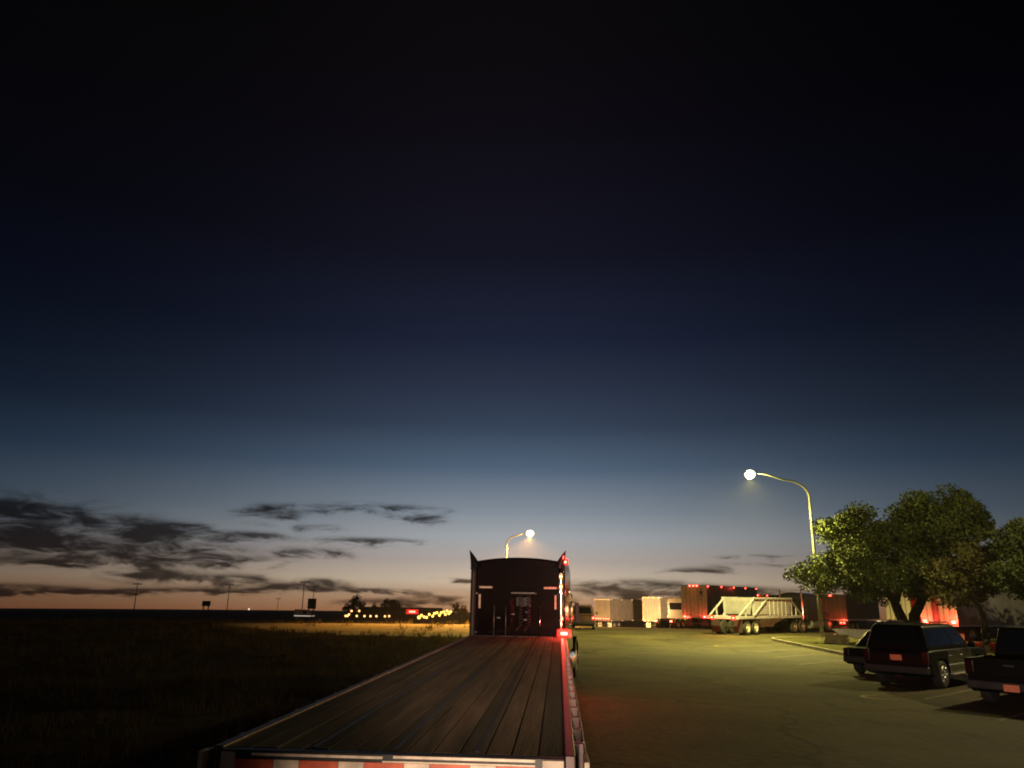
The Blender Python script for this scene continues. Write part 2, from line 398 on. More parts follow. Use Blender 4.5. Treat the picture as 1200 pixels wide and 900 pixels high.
# ------------------------------------------------------------------ flatbed trailer in front of the camera
TX, TY = -1.095, 5.33; TL = 15.0; DZ = 1.5
fb = thing('flatbed_trailer', 'empty flatbed trailer with dark plank deck and red and white tape along its rear edge', 'trailer', (TX, TY, Z0))
dz = DZ - Z0
w_in = 1.13; nb = 13; bw = 2 * w_in / nb
for k in range(nb):
    x0 = -w_in + k * bw
    MB().bb(x0 + .006, x0 + bw - .006, .06, TL - .08, dz - .045, dz - random.uniform(0, .006)).build('deck_plank', 'deckwood' if k % 3 else 'deckwood_dark', fb, bevel=.006)
MB().bb(-w_in, w_in, .1, TL - .1, dz - .07, dz - .05).build('under_deck', 'dark_steel', fb)
for x in (-.55, 0, .55):
    MB().bb(x - .014, x + .014, .1, TL - .1, dz - .052, dz + .003).build('nailing_strip', 'dark_steel', fb)
for s in (-1, 1):
    MB().bb(s * 1.132, s * 1.2, .0, TL, dz - .3, dz + .012).build('side_rail', 'rail', fb, bevel=.008)
    MB().bb(s * 1.27, s * 1.285, .12, TL - .1, dz - .16, dz - .04).build('rub_rail', 'rail', fb, bevel=.004)
    k = 0; y = .55
    while y < TL - .2:
        MB().bb(s * 1.2, s * 1.27, y, y + .09, dz - .18, dz - .01).build('stake_pocket', 'rail', fb, bevel=.005)
        y += .61
    MB().bb(s * .45, s * .62, .4, TL - .5, dz - .85, dz - .09).build('main_beam', 'dark_steel', fb)
    MB().bb(s * 1.255, s * 1.29, -.02, .10, dz - .2, dz - .02).build('rail_end', 'tape_white', fb, bevel=.006)
    MB().bb(s * 1.255, s * 1.29, .12, .30, dz - .15, dz - .03).build('rail_end', 'tape_white' if s > 0 else 'steel', fb, bevel=.004)
    MB().bb(s * .55, s * 1.15, 1.55, 1.58, .2, .85).build('mud_flap', 'rubber', fb)
    MB().bb(s * .9, s * 1.0, TL - 3.6, TL - 3.48, .05, dz - .1).build('landing_leg', 'dark_steel', fb)
    MB().bb(s * .75, s * 1.15, TL - 3.7, TL - 3.38, .0, .06).build('landing_foot', 'dark_steel', fb)
# rear header
MB().bb(-1.13, 1.13, -.03, .06, dz - .42, dz - .004).build('rear_header', 'dark_steel', fb, bevel=.006)
tz0, tz1 = dz - .145, dz - .055
xs = -1.03; k = 0
seg = [(.26, 'r'), (.17, 'w')] * 6
for wd, c in seg:
    x1 = min(xs + wd, .96)
    if x1 - xs > .02:
        MB().bb(xs + .002, x1 - .002, -.038, -.028, tz0, tz1).build('red_tape' if c == 'r' else 'white_tape', 'tape_red' if c == 'r' else 'tape_white', fb)
    xs = x1
for s in (-1, 1):
    MB().bb(s * 1.03 if s < 0 else .985, s * 1.125, -.045, -.026, dz - .22, dz - .012).build('end_plate', 'tape_white', fb, bevel=.005)
MB().bb(-.92, -.05, -.045, -.028, dz - .032, dz - .016).build('edge_strip', 'tape_white', fb)
MB().bb(.02, .94, -.045, -.028, dz - .026, dz - .010).build('edge_strip', 'tape_white', fb)
MB().bb(-.05, .94, -.043, -.028, dz - .052, dz - .042).build('edge_strip', 'tape_white', fb)
for s in (-1, 1):
    for q in (.55, .78):
        MB().bb(s * q - .07, s * q + .07, -.05, -.026, dz - .36, dz - .28).build('tail_light', 'red_lens', fb, bevel=.01)
MB().bb(-1.1, 1.1, -.02, .06, .45, .55).build('rear_guard', 'dark_steel', fb)
for s in (-1, 1): MB().bb(s * .5 - .04, s * .5 + .04, 0, .06, .55, dz - .42).build('guard_strut', 'dark_steel', fb)
for y in (2.2, 3.5): dual_axle(fb, y)
mk = MB().bb(1.17, 1.29, TL + .005, TL + .03, dz - .02, dz + .06)
ml = lit(fb, 'marker_light', (1.22, TL - .28, dz + .1), .36, .2, 'red_on_hot', th=.06)
MB().bb(1.20, 1.27, TL - .34, TL - .22, dz - .02, dz - .004).build('marker_base', 'black_plastic', fb)
MB().bb(-1.13, 1.13, TL - .08, TL, dz - .3, dz + .01).build('front_header', 'dark_steel', fb, bevel=.006)

# ------------------------------------------------------------------ tractor pulling it
tr = thing('semi_tractor', 'dark maroon sleeper tractor with curved exhaust tips pulling the empty flatbed', 'truck', (-1.115, 20.95, Z0), 6.0)
def arch(hw, z0, zs, zt, n=12):
    pts = [(-hw, z0), (-hw, zs)]
    for k in range(1, n):
        a = -1 + 2 * k / n; pts.append((hw * a * .985, zs + (zt - zs) * (1 - a * a) ** .9))
    return pts + [(hw, zs), (hw, z0)]
def loft_y(sections):
    mb = MB(); n = len(sections[0][1])
    for y, pts in sections: mb.v += [(x, y, z) for x, z in pts]
    for i in range(len(sections) - 1):
        for k in range(n): mb.f.append((i * n + k, i * n + (k + 1) % n, (i + 1) * n + (k + 1) % n, (i + 1) * n + k))
    mb.f += [tuple(range(n)), tuple((len(sections) - 1) * n + k for k in range(n - 1, -1, -1))]
    return mb
loft_y([(0, arch(1.26, .95, 3.33, 3.45)), (.05, arch(1.28, .95, 3.35, 3.48)), (1.1, arch(1.28, .95, 3.35, 3.49)), (1.9, arch(1.26, .95, 3.15, 3.3))]).build('sleeper', 'maroon_black', tr, bevel=.03)
loft_y([(1.93, arch(1.2, .95, 2.75, 2.86)), (3.0, arch(1.15, .95, 2.7, 2.82)), (3.75, arch(1.05, .95, 1.95, 2.0))]).build('cab', 'maroon_black', tr, bevel=.03)
loft_y([(3.76, arch(.98, .85, 1.75, 1.95)), (5.6, arch(.85, .8, 1.5, 1.62))]).build('hood', 'maroon_black', tr, bevel=.04)
MB().bb(-.8, .8, 5.6, 5.66, .8, 1.5).build('grille', 'chrome', tr, bevel=.02)
MB().bb(-1.2, 1.2, 5.62, 5.85, .35, .75).build('bumper', 'chrome', tr, bevel=.04)
MB().add([(-1.0, 3.32, 2.02), (1.0, 3.32, 2.02), (1.0, 2.98, 2.72), (-1.0, 2.98, 2.72), (-1.0, 3.5, 2.05), (1.0, 3.5, 2.05), (1.0, 3.06, 2.74), (-1.0, 3.06, 2.74)], [(0, 1, 2, 3), (4, 5, 6, 7), (0, 1, 5, 4), (2, 3, 7, 6), (1, 2, 6, 5), (0, 3, 7, 4)]).build('windshield', 'glass', tr)
for s in (-1, 1):
    MB().bb(s * 1.16, s * 1.215, 2.15, 3.0, 1.85, 2.55).build('side_window', 'glass', tr, bevel=.01)
    dr = MB().bb(s * 1.16, s * 1.208, 2.08, 3.08, .98, 1.83).build('door', 'maroon_black', tr, bevel=.01)
    MB().bb(s * 1.2, s * 1.23, 2.2, 2.36, 1.6, 1.64).build('handle', 'chrome', dr)
    MB().bb(s * 1.28, s * 1.4, 3.1, 3.2, 1.7, 2.3).build('mirror', 'black_plastic', tr, bevel=.02)
    MB().tube([(s * 1.14, 3.1, 2.35), (s * 1.34, 3.15, 2.28)], .015).build('mirror_arm', 'chrome', tr)
    MB().tube([(s * 1.0, 2.0, .62), (s * 1.0, 3.6, .62)], .3, 18).build('fuel_tank', 'chrome', tr, bevel=.02)
    # stack up the rear corner, tip swept outwards to a point
    path = [(s * 1.19, -.13, .95)] + [(s * 1.19, -.13, z) for z in (1.4, 2.0, 2.6, 3.05, 3.22)]
    st = MB().tube(path, .075, 14).build('exhaust_stack', 'chrome' if s > 0 else 'black_plastic', tr, smooth=True)
    tp = MB(); n = 14; rings = []
    for i in range(8):
        t = i / 7
        c = Vector((s * (1.15 + .17 * t ** 1.3), -.13, 3.2 + .46 * t)); rx = .13 * (1 - t) ** .9 + .004; ry = .09 * (1 - t) ** .5 + .004
        rings.append([c + Vector((rx * math.cos(2 * math.pi * k / n), ry * math.sin(2 * math.pi * k / n), -s * 0 + rx * .4 * math.cos(2 * math.pi * k / n) * -s)) for k in range(n)])
    for rr in rings: tp.v += [tuple(v) for v in rr]
    for i in range(7):
        for k in range(n): tp.f.append((i * n + k, i * n + (k + 1) % n, (i + 1) * n + (k + 1) % n, (i + 1) * n + k))
    tp.build('stack_tip', 'black_paint', st, smooth=True)
    for z in (1.5, 2.5): MB().bb(s * 1.19 - .09, s * 1.19 + .09, -.06, .0, z, z + .05).build('stack_clamp', 'steel', tr)
    MB().bb(-1.05 if s < 0 else .72, -.69 if s < 0 else 1.06, -.014, -.002, 2.66, 2.71).build('corner_tape', 'tape_white', tr)
    MB().bb(s * 1.03 - .025, s * 1.03 + .025, -.014, -.002, 2.14, 2.5).build('corner_tape', 'tape_white', tr)
    MB().prism_x([(-1.95, .75), (-1.75, 1.05), (-1.2, 1.16), (-.62, 1.05), (-.45, .75), (-.5, .75), (-.66, 1.01), (-1.2, 1.11), (-1.72, 1.01), (-1.9, .75)], s * .62, s * 1.22).build('mud_guard', 'dark_steel', tr)
    MB().bb(s * .38, s * .48, -2.9, 5.4, .62, .9).build('frame_rail', 'dark_steel', tr)
    add_wheel(tr, s * 1.02, 4.75, .52, s, 'steer', .52, .3, .3, 'aluminium', deep=.02)
    MB().prism_x([(4.1, .7), (4.2, 1.05), (4.75, 1.25), (5.3, 1.05), (5.45, .7), (5.35, .7), (5.2, 1.0), (4.75, 1.17), (4.3, 1.0), (4.2, .7)], s * .84, s * 1.2).build('fender', 'maroon_black', tr, bevel=.015)
    MB().bb(s * .95, s * 1.15, 5.42, 5.5, .95, 1.15).build('headlight', 'clear_lens', tr, bevel=.02)
for y in (-.55 - .0, -1.9): dual_axle(tr, y)
MB().bb(-.4, .4, -1.9, -.9, .93, 1.08).build('fifth_wheel', 'dark_steel', tr)
MB().bb(-.75, .75, -.62, -.03, .9, .94).build('catwalk', 'aluminium', tr)
# hose tower and coiled lines on the back wall
MB().bb(-.02, .36, -.1, -.004, 2.2, 2.44).build('light_panel', 'dark_steel', tr, bevel=.01)
MB().bb(-.16, .5, -.14, -.004, 2.52, 2.57).build('hose_bracket', 'steel', tr, bevel=.01)
for i, (x, mname) in enumerate(((-.12, 'red_lens'), (.12, 'black_plastic'), (.34, 'black_plastic'))):
    path = [(x + .06 * math.cos(k * .9), -.16 + .06 * math.sin(k * .9), 2.5 - k * .011) for k in range(70)]
    path += [(x, -.4, 1.7), (x, -.9, 1.62)]
    MB().tube(path, .012, 6).build('air_hose', mname, tr, smooth=True)
for x, z in ((.28, 2.06), (.22, 1.86), (-.5, 1.9), (-.12, 2.0)): MB().box((x, -.03, z), (.1, .06, .05)).build('gladhand', 'steel', tr, bevel=.012)
for x in (-.62, -.3, .62): MB().tube([(x, -.05, 1.2), (x, -.05, 2.2), (x, -.01, 2.22)], .014).build('grab_rail', 'chrome' if x > 0 else 'steel', tr, smooth=True)
lit(tr, 'roof_marker', (1.30, -.1, 3.36), .16, .16, 'red_on_hot', th=.05)
for z in (2.98, 2.72): lit(tr, 'stack_glint', (1.2, -.24, z), .09, .13, 'amber_on', rim='amber_halo', th=.03)  # glowing boxes stand in for yellow reflections on the chrome stack
for y, z in ((.35, 3.0), (1.4, 2.6)): MB().box((1.26, y, z), (.03, .1, .04)).build('side_marker', 'amber_on', tr, bevel=.01)
for y in (.4, .75, 1.1): MB().bb(1.248, 1.262, y, y + .02, 1.2, 3.0).build('side_trim', 'chrome', tr)

# ------------------------------------------------------------------ box trailers
def box_trailer(label, px, py, d, head, body='grey_tan', door='grey_tan', L=16., top=4.1, rear_top=0, top_m='red_on', side_n=0, side_m='amber_on', tail='red_on', tail_x=(.95,), tail_z=1.0, group='box trailers parked in the yard', star=False, tail_sz=(.28, .18), rails=True):
    p = P(px, py, d); z = hgt(p.x, p.y) + Z0
    t = thing('box_trailer', label, 'trailer', (p.x, p.y, z), head, group)
    W = 1.29; fl = 1.12
    MB().bb(-W, W, .03, L, fl, top).build('body', body, t, bevel=.02)
    MB().bb(-W - .004, W + .004, .0, L, fl - .1, fl - .003).build('bottom_rail', 'aluminium', t, bevel=.01)
    MB().bb(-W - .004, W + .004, -.02, .026, top - .16, top + .005).build('door_header', 'aluminium' if door != 'dark_maroon' else door, t, bevel=.01)
    for s in (-1, 1):
        dd = MB().bb(s * .012, s * (W - .06), -.02, .028, fl + .03, top - .17).build('rear_door', door, t, bevel=.01)
        if rails:
            for x in (.38, .8):
                MB().tube([(s * x, -.04, fl + .02), (s * x, -.04, top - .15)], .022, 8).build('lock_rod', 'steel', dd)
        MB().bb(s * (W - .055), s * (W + .006), -.025, .03, fl, top - .16).build('corner_post', 'aluminium' if door != 'dark_maroon' else door, t, bevel=.008)
        for x in tail_x:
            if tail.startswith('red_on'): lit(t, 'tail_light', (s * x, -.045, tail_z + tail_sz[1] / 2), tail_sz[0] * 1.45, tail_sz[1] * 1.6, tail, th=.04)
            else: MB().bb(s * x - tail_sz[0] / 2, s * x + tail_sz[0] / 2, -.06, -.022, tail_z, tail_z + tail_sz[1]).build('tail_light', tail, t, bevel=.015)
        MB().bb(s * .5, s * 1.15, .6, .63, .22, .85).build('mud_flap', 'white_paint' if body == 'far_cream' else 'rubber', t)
        MB().bb(s * .45 - .04, s * .45 + .04, -.02, .06, .55, fl - .1).build('guard_strut', 'dark_steel', t)
        MB().bb(s * .85, s * .95, L - 3, L - 2.9, .05, fl - .1).build('landing_leg', 'dark_steel', t)
        for k in range(side_n):
            y = .4 + k * (L - .8) / max(1, side_n - 1)
            if side_m.startswith('red'): lit(t, 'roof_marker', (s * (W + .018), y, top - .12), .5, .18, side_m, side=True)
            else: MB().box((s * (W + .015), y, top - .07), (.03, .16, .07)).build('roof_marker', side_m, t, bevel=.01)
            if side_n > 3:
                MB().box((s * (W + .015), y, fl - .05), (.03, .16, .07)).build('side_marker', side_m, t, bevel=.01)
    MB().bb(-1.15, 1.15, -.03, .06, .45, .55).build('rear_guard', 'dark_steel', t)
    for k in range(rear_top):
        x = (k - (rear_top - 1) / 2) * (.36 if rear_top <= 3 else 2.3 / (rear_top - 1))
        if rear_top <= 3: lit(t, 'roof_marker', (x, -.04, top - .09), .36, .2, top_m)
        else: MB().box((x, -.035, top - .07), (.16 if rear_top > 3 else .3, .03, .08 if rear_top > 3 else .13)).build('roof_marker', top_m, t, bevel=.01)
    for y in (1.3, 2.6): dual_axle(t, y)
    if star:
        pts = []
        for k in range(10):
            a = math.pi / 2 + k * math.pi / 5; r = .36 if k % 2 == 0 else .16
            pts.append((.75 + r * math.cos(a) * .8, top - .72 + r * math.sin(a)))
        MB().prism_y(pts, -.032, -.022).build('star_emblem', 'black_plastic', t)
        for i, (w, zz) in enumerate(((.5, .35), (.42, 1.02), (.36, 1.35))): MB().bb(.5, .5 + w, -.03, -.022, top - zz - .05, top - zz).build('lettering_bar', 'dark_maroon', t)
    return t
box_trailer('pale box trailer with a bright row of rear roof lamps, furthest left in the yard', 706, 730, 115, 35, 'far_cream', 'far_cream', rear_top=7, top_m='warm_on', side_n=6, side_m='warm_on', tail='red_on_hot', tail_x=(.25, .65, 1.05), tail_z=1.3, tail_sz=(.34, .14))
box_trailer('cream box trailer just right of the lamp-studded pale one', 764, 730, 106, 33, 'far_cream', 'far_cream', rear_top=4, top_m='warm_on', side_n=4, side_m='warm_on', tail='warm_on', tail_x=(.5, 1.0), tail_z=1.0, tail_sz=(.3, .12), L=13)
box_trailer('grey tan box trailer with a dark star emblem on its rear doors', 815, 738, 78, 31, 'dark_maroon', 'grey_tan', rear_top=3, top_m='red_on', side_n=5, side_m='red_on', tail='red_on_hot', tail_x=(1.0,), tail_z=1.05, star=True)
box_trailer('dark maroon box trailer with bright red roof lamps behind the white dump trailer', 887, 736, 95, 36, 'dark_maroon', 'dark_maroon', rear_top=3, top_m='red_on_hot', side_n=3, side_m='red_on', tail='red_on')
box_trailer('dark low box truck body with red tail lights under the left of the big tree', 977, 741, 74, 38, 'dark_maroon', 'dark_maroon', L=9, top=3.2, rear_top=1, top_m='red_on_low', tail='red_on', tail_x=(.98, .72), tail_z=.78, tail_sz=(.16, .14))
box_trailer('red box trailer with a white rear seen between the forked tree trunks', 1056, 742, 69, 68, 'red_paint', 'white_paint', L=6, rear_top=0, tail='red_lens')
box_trailer('white box trailer with two glowing red tail lights above the dark SUV', 1103, 743, 58, 62, 'lit_side', 'shaded_white', L=16, tail='red_on_hot', tail_x=(1.02,), tail_z=1.16, tail_sz=(.34, .22))
wt = [o for o in bpy.data.objects if o.name.startswith('box_trailer')][-1]
MB().box((1.31, 7.5, 1.06), (.03, .2, .1)).build('side_marker', 'amber_on', bpy.data.objects[wt.name], bevel=.01)

# white bobtail tractor between the trailers
p = P(786, 735, 84)
wtr = thing('white_tractor', 'white day cab tractor with lit side lamps facing away beside the star trailer', 'truck', (p.x, p.y, hgt(p.x, p.y) + Z0), 38)
loft_y([(1.6, arch(1.2, .9, 2.9, 3.05)), (1.66, arch(1.23, .9, 2.95, 3.1)), (2.9, arch(1.2, .9, 2.95, 3.12)), (3.5, arch(1.12, .9, 2.0, 2.05))]).build('cab', 'far_cream', wtr, bevel=.03)
loft_y([(3.52, arch(1.05, .8, 1.7, 1.9)), (5.0, arch(.9, .8, 1.5, 1.6))]).build('hood', 'far_cream', wtr, bevel=.04)
MB().bb(-.95, .95, 1.585, 1.598, 1.9, 2.6).build('rear_window', 'glass', wtr)
for s in (-1, 1):
    MB().bb(s * 1.19, s * 1.245, 2.1, 2.8, 1.85, 2.55).build('side_window', 'glass', wtr, bevel=.01)
    MB().bb(s * .36, s * .46, -1.4, 4.9, .62, .88).build('frame_rail', 'dark_steel', wtr)
    add_wheel(wtr, s * 1.02, 4.1, .52, s, 'steer', .52, .3, .3, 'aluminium', deep=.02)
    MB().tube([(s * 1.0, 1.4, .62), (s * 1.0, 2.9, .62)], .3, 16).build('fuel_tank', 'chrome', wtr, bevel=.02)
    MB().bb(s * .75, s * 1.0, -1.43, -1.38, .72, .86).build('tail_light', 'red_on', wtr, bevel=.02)
    MB().box((s * 1.245, 1.75, 1.2), (.04, .3, .16)).build('side_lamp', 'yellow_on', wtr, bevel=.02)
    for z in (2.2, 2.6): MB().box((s * 1.25, 1.7, z), (.03, .12, .06)).build('side_marker', 'warm_on', wtr, bevel=.01)
lamp('lamp_glow', 'POINT', (-2.3, .6, 1.7), 900, (1, .6, .26), wtr, radius=.06)
_h = lamp('headlight_beam', 'SPOT', P(778, 727, 86), 62000, (1, .62, .34), radius=.1, spot=75, target=P(735, 714, 112), blend=.7)
for y in (-.1, -1.15): dual_axle(wtr, y + .6)
MB().bb(-.4, .4, -.6, .3, .9, 1.05).build('fifth_wheel', 'dark_steel', wtr)

# ------------------------------------------------------------------ white belly dump trailer and its tractor
p = Vector((11.55, 56.9, 0))
bd = thing('belly_dump_trailer', 'white belly dump trailer with sloping hopper and diagonal braces', 'trailer', (p.x, p.y, Z0), 40)
hp = MB()
def rect(hw, y0, y1, z): return [(-hw, y0, z), (hw, y0, z), (hw, y1, z), (-hw, y1, z)]
rings = [rect(1.24, 2.7, 9.0, 2.6), rect(1.24, 2.75, 8.95, 2.35), rect(1.22, 3.0, 8.75, 1.42), rect(1.0, 3.9, 8.0, 1.05), rect(.65, 4.7, 7.1, .7)]
for r_ in rings: hp.v += r_
for i in range(4):
    for k in range(4): hp.f.append((i * 4 + k, i * 4 + (k + 1) % 4, (i + 1) * 4 + (k + 1) % 4, (i + 1) * 4 + k))
hp.f.append((16, 17, 18, 19))
inn = [rect(1.19, 2.78, 8.92, 2.6), rect(1.14, 3.4, 8.4, 1.5)]
b0 = len(hp.v)
for r_ in inn: hp.v += r_
for k in range(4):
    hp.f.append((k, (k + 1) % 4, b0 + (k + 1) % 4, b0 + k)); hp.f.append((b0 + k, b0 + (k + 1) % 4, b0 + 4 + (k + 1) % 4, b0 + 4 + k))
hp.f.append((b0 + 4, b0 + 5, b0 + 6, b0 + 7))
hp.build('hopper', 'offwhite', bd)
for s in (-1, 1):
    MB().bb(s * 1.2, s * 1.32, 2.6, 9.1, 2.5, 2.64).build('top_rail', 'offwhite', bd, bevel=.02)
    MB().bar((s * 1.15, .3, 1.22), (s * 1.15, 11.2, 1.22), .14, .2).build('side_rail', 'offwhite', bd, bevel=.02)
    MB().bar((s * 1.16, .45, 1.34), (s * 1.22, 2.75, 2.5), .1, .12).build('diagonal_brace', 'offwhite', bd, bevel=.02)
    MB().bar((s * 1.22, 8.95, 2.5), (s * 1.16, 11.0, 1.34), .1, .12).build('diagonal_brace', 'offwhite', bd, bevel=.02)
    MB().bar((s * 1.24, 2.6, 1.34), (s * 1.28, 4.6, 2.45), .1, .12).build('diagonal_brace', 'offwhite', bd, bevel=.02)
    for y in (1.5, 2.7, 9.2, 10.0): MB().bar((s * 1.14, y, 1.3), (s * 1.17, y, 2.35 if y in (2.7, 9.2) else (1.88 if y < 3 else 1.9)), .09).build('post', 'offwhite', bd)
    for y in (5.2, 5.9, 6.6, 7.3, 8.0): MB().bar((s * 1.235, y, 1.32), (s * 1.255, y, 2.5), .05).build('side_rib', 'offwhite', bd)
    MB().add([(s * .66, 4.6, 1.12), (s * .66, 7.2, 1.12), (s * .5, 7.0, .5), (s * .5, 4.8, .5), (s * .8, 4.6, 1.12), (s * .8, 7.2, 1.12), (s * .62, 7.0, .5), (s * .62, 4.8, .5)], [(0, 1, 2, 3), (4, 5, 6, 7), (0, 1, 5, 4), (1, 2, 6, 5), (2, 3, 7, 6), (3, 0, 4, 7)]).build('belly_gate', 'offwhite', bd)
    MB().bb(s * .62 , s * 1.25, 1.0, 3.7, 1.06, 1.1).build('mud_guard', 'dark_steel', bd)
    lit(bd, 'tail_light', (s * .85, .2, 1.2), .34, .26, 'red_on_hot', th=.06)
    MB().bb(s * .55, s * 1.2, .75, .78, .2, 1.1).build('mud_flap', 'rubber', bd)
MB().bb(-1.2, 1.2, .22, .4, 1.1, 1.32).build('rear_beam', 'offwhite', bd, bevel=.02)
MB().bb(-.5, .5, 9.4, 11.4, 1.12, 1.3).build('gooseneck', 'offwhite', bd, bevel=.02)
for y in (1.6, 2.85): dual_axle(bd, y, rim='white_paint', key='white')
h = R(40); fy = 11.3
p2 = Vector((11.55 + fy * math.sin(h), 56.9 + fy * math.cos(h), 0))
dt = thing('dark_tractor', 'dark sleeper tractor coupled to the white belly dump trailer', 'truck', (p2.x, p2.y, hgt(p2.x, p2.y) + Z0), 44)
loft_y([(.6, arch(1.2, .95, 2.9, 3.1)), (.66, arch(1.23, .95, 2.95, 3.15)), (2.6, arch(1.22, .95, 2.95, 3.15)), (3.7, arch(1.1, .95, 2.0, 2.05))]).build('cab', 'black_paint', dt, bevel=.03)
loft_y([(3.72, arch(1.0, .85, 1.7, 1.9)), (5.4, arch(.85, .8, 1.5, 1.6))]).build('hood', 'black_paint', dt, bevel=.03)
for s in (-1, 1):
    MB().bb(s * 1.19, s * 1.24, 2.4, 3.1, 1.85, 2.5).build('side_window', 'glass', dt)
    MB().bb(s * .36, s * .46, -2.0, 5.0, .62, .88).build('frame_rail', 'dark_steel', dt)
    add_wheel(dt, s * 1.02, 4.5, .52, s, 'steer', .52, .3, .3, 'aluminium', deep=.02)
    MB().tube([(s * 1.0, 1.3, .62), (s * 1.0, 3.2, .62)], .3, 16).build('fuel_tank', 'aluminium', dt, bevel=.02)
    MB().tube([(s * .95, .45, .95), (s * .95, .45, 3.4)], .07, 10).build('exhaust_stack', 'chrome', dt)
for y in (-.2, -1.5): dual_axle(dt, y)

# ------------------------------------------------------------------ cars
def car(kind, name, label, loc, head, paint='car_black', tail='red_lens', group=None, flank=None, plate=True, chrome=True):
    t = thing(name, label, {'suv': 'suv', 'pickup': 'pickup', 'sedan': 'car'}[kind], loc, head, group)
    sp = {'suv': dict(L=5.0, W=1.94, belt=1.1, roof=1.8, hood=1.08, r=.39, wy=(.98, 3.98), g0=(.06, 3.72), g1=(.30, 2.85), gw=(.93, .74)),
          'sedan': dict(L=4.75, W=1.82, belt=.92, roof=1.44, hood=.92, r=.33, wy=(.95, 3.72), g0=(.62, 3.45), g1=(1.35, 2.65), gw=(.85, .62)),
          'pickup': dict(L=5.75, W=1.98, belt=1.12, roof=1.86, hood=1.12, r=.41, wy=(1.15, 4.65), g0=(2.0, 4.3), g1=(2.12, 3.5), gw=(.94, .76))}[kind]
    L, W, belt, r = sp['L'], sp['W'], sp['belt'], sp['r']; hw = W / 2; zb = .34
    def archpts(cy):
        return [(cy + (r + .07) * math.cos(a), max(zb, r + (r + .07) * math.sin(a))) for a in [R(-8 + k * 196 / 10) for k in range(11)]]
    low_rear = .78 if kind == 'pickup' else belt
    up = [(L - .04, zb + .06), (L, .55), (L - .02, .78), (L - .25, sp['hood'] - .06), (L - .6, sp['hood']), (sp['g0'][1], belt)]
    if kind == 'pickup': up += [(1.95, belt), (1.95, low_rear), (.02, low_rear), (0.02, zb + .12)]
    else: up += [(.5, belt + .0), (.06, belt - .02), (0, .8), (.02, zb + .1)]
    bot = [(.18, zb)]
    a = archpts(sp['wy'][0]); a.reverse(); b = archpts(sp['wy'][1]); b.reverse()
    poly = up + bot + a + b + [(L - .25, zb)]
    MB().prism_x(poly, -hw, hw).build('body', paint, t, bevel=.085, seg=4)
    gb = [(-sp['gw'][0], sp['g0'][0], belt - .03), (sp['gw'][0], sp['g0'][0], belt - .03), (sp['gw'][0] * .97, sp['g0'][1], belt - .03), (-sp['gw'][0] * .97, sp['g0'][1], belt - .03)]
    gt = [(-sp['gw'][1], sp['g1'][0], sp['roof']), (sp['gw'][1], sp['g1'][0], sp['roof']), (sp['gw'][1], sp['g1'][1], sp['roof']), (-sp['gw'][1], sp['g1'][1], sp['roof'])]
    MB().frustum(gb, gt).build('cabin', paint, t, bevel=.1, seg=4)
    q = (gb[0], gb[1], gt[1], gt[0]); MB().panel(q, .1, .9, .2, .86).build('rear_window', 'glass', t)
    q = (gb[2], gb[3], gt[3], gt[2]); MB().panel(q, .07, .93, .12, .9).build('windshield', 'glass', t)
    cuts = {'suv': ((.06, .27), (.30, .58), (.61, .9)), 'sedan': ((.2, .5), (.53, .84)), 'pickup': ((.06, .42), (.46, .86))}[kind]
    for s in (-1, 1):
        q = (gb[1], gb[2], gt[2], gt[1]) if s > 0 else (gb[0], gb[3], gt[3], gt[0])
        for u0, u1 in cuts:
            mb = MB(); A, B_, C_, D_ = [Vector(v) for v in q]; n = (B_ - A).cross(D_ - A).normalized()
            if n.x * s < 0: n = -n
            def at(u, v): return (A * (1 - u) + B_ * u) * (1 - v) + (D_ * (1 - u) + C_ * u) * v
            o = [at(u0, .2), at(u1, .2), at(u1, .84), at(u0, .84)]
            mb.frustum([v - n * .01 for v in o], [v + n * .007 for v in o]).build('side_window', 'glass', t)
        d0 = 1.35 if kind != 'pickup' else 2.1
        ends = ((d0 + .12, d0 + 1.02), (d0 + 1.05, d0 + 2.05)) if kind != 'sedan' else ((1.38, 2.25), (2.28, 3.2))
        for y0, y1 in ends:
            dr = MB().bb(s * (hw - .02), s * (hw + .008), y0, y1, zb + .1, belt - .06).build('door', paint if not flank else flank, t, bevel=.008)
            MB().bb(s * (hw + .006), s * (hw + .04), y0 + .08, y0 + .26, belt - .2, belt - .165).build('handle', 'chrome' if chrome else 'black_plastic', dr, bevel=.008)
        MB().bb(s * (hw - .01), s * (hw + .018), ends[0][0], ends[1][1], .62, .67).build('side_moulding', 'aluminium' if chrome else paint, t, bevel=.008)
        if kind == 'suv' : MB().bb(s * (hw - .05), s * (hw + .12), 1.5, 3.35, .36, .41).build('running_board', 'aluminium', t, bevel=.012)
        mh = MB().box((s * (hw + .12), sp['g0'][1] - .55, belt + .1), (.2, .1, .17)).build('mirror', paint, t, bevel=.03)
        for wy in sp['wy']: add_wheel(t, s * (hw - .13), wy, r, s, 'car%d' % int(r * 100), r, .25, r * .66, 'aluminium', deep=.035, spokes=6)
        tz = (belt - .38, belt - .04) if kind != 'pickup' else (.8, 1.1)
        (lit(t, 'tail_light', (s * (hw - .13), -.01, sum(tz) / 2), .26, .3, tail, th=.05) if tail == 'red_on' else MB().bb(s * (hw - .2), s * (hw - .012), -.015, .06, tz[0], tz[1]).build('tail_light', tail, t, bevel=.012))
        MB().bb(s * (hw - .42), s * (hw - .06), L - .05, L + .012, .66, .82).build('headlight', 'clear_lens', t, bevel=.02)
        if kind == 'suv':
            rr = MB(); x = s * (sp['gw'][1] - .06)
            rr.tube([(x, .45, 1.81), (x, .5, 1.87), (x, 2.6, 1.87), (x, 2.65, 1.81)], .018, 8).build('roof_rail', 'chrome', t, smooth=True)
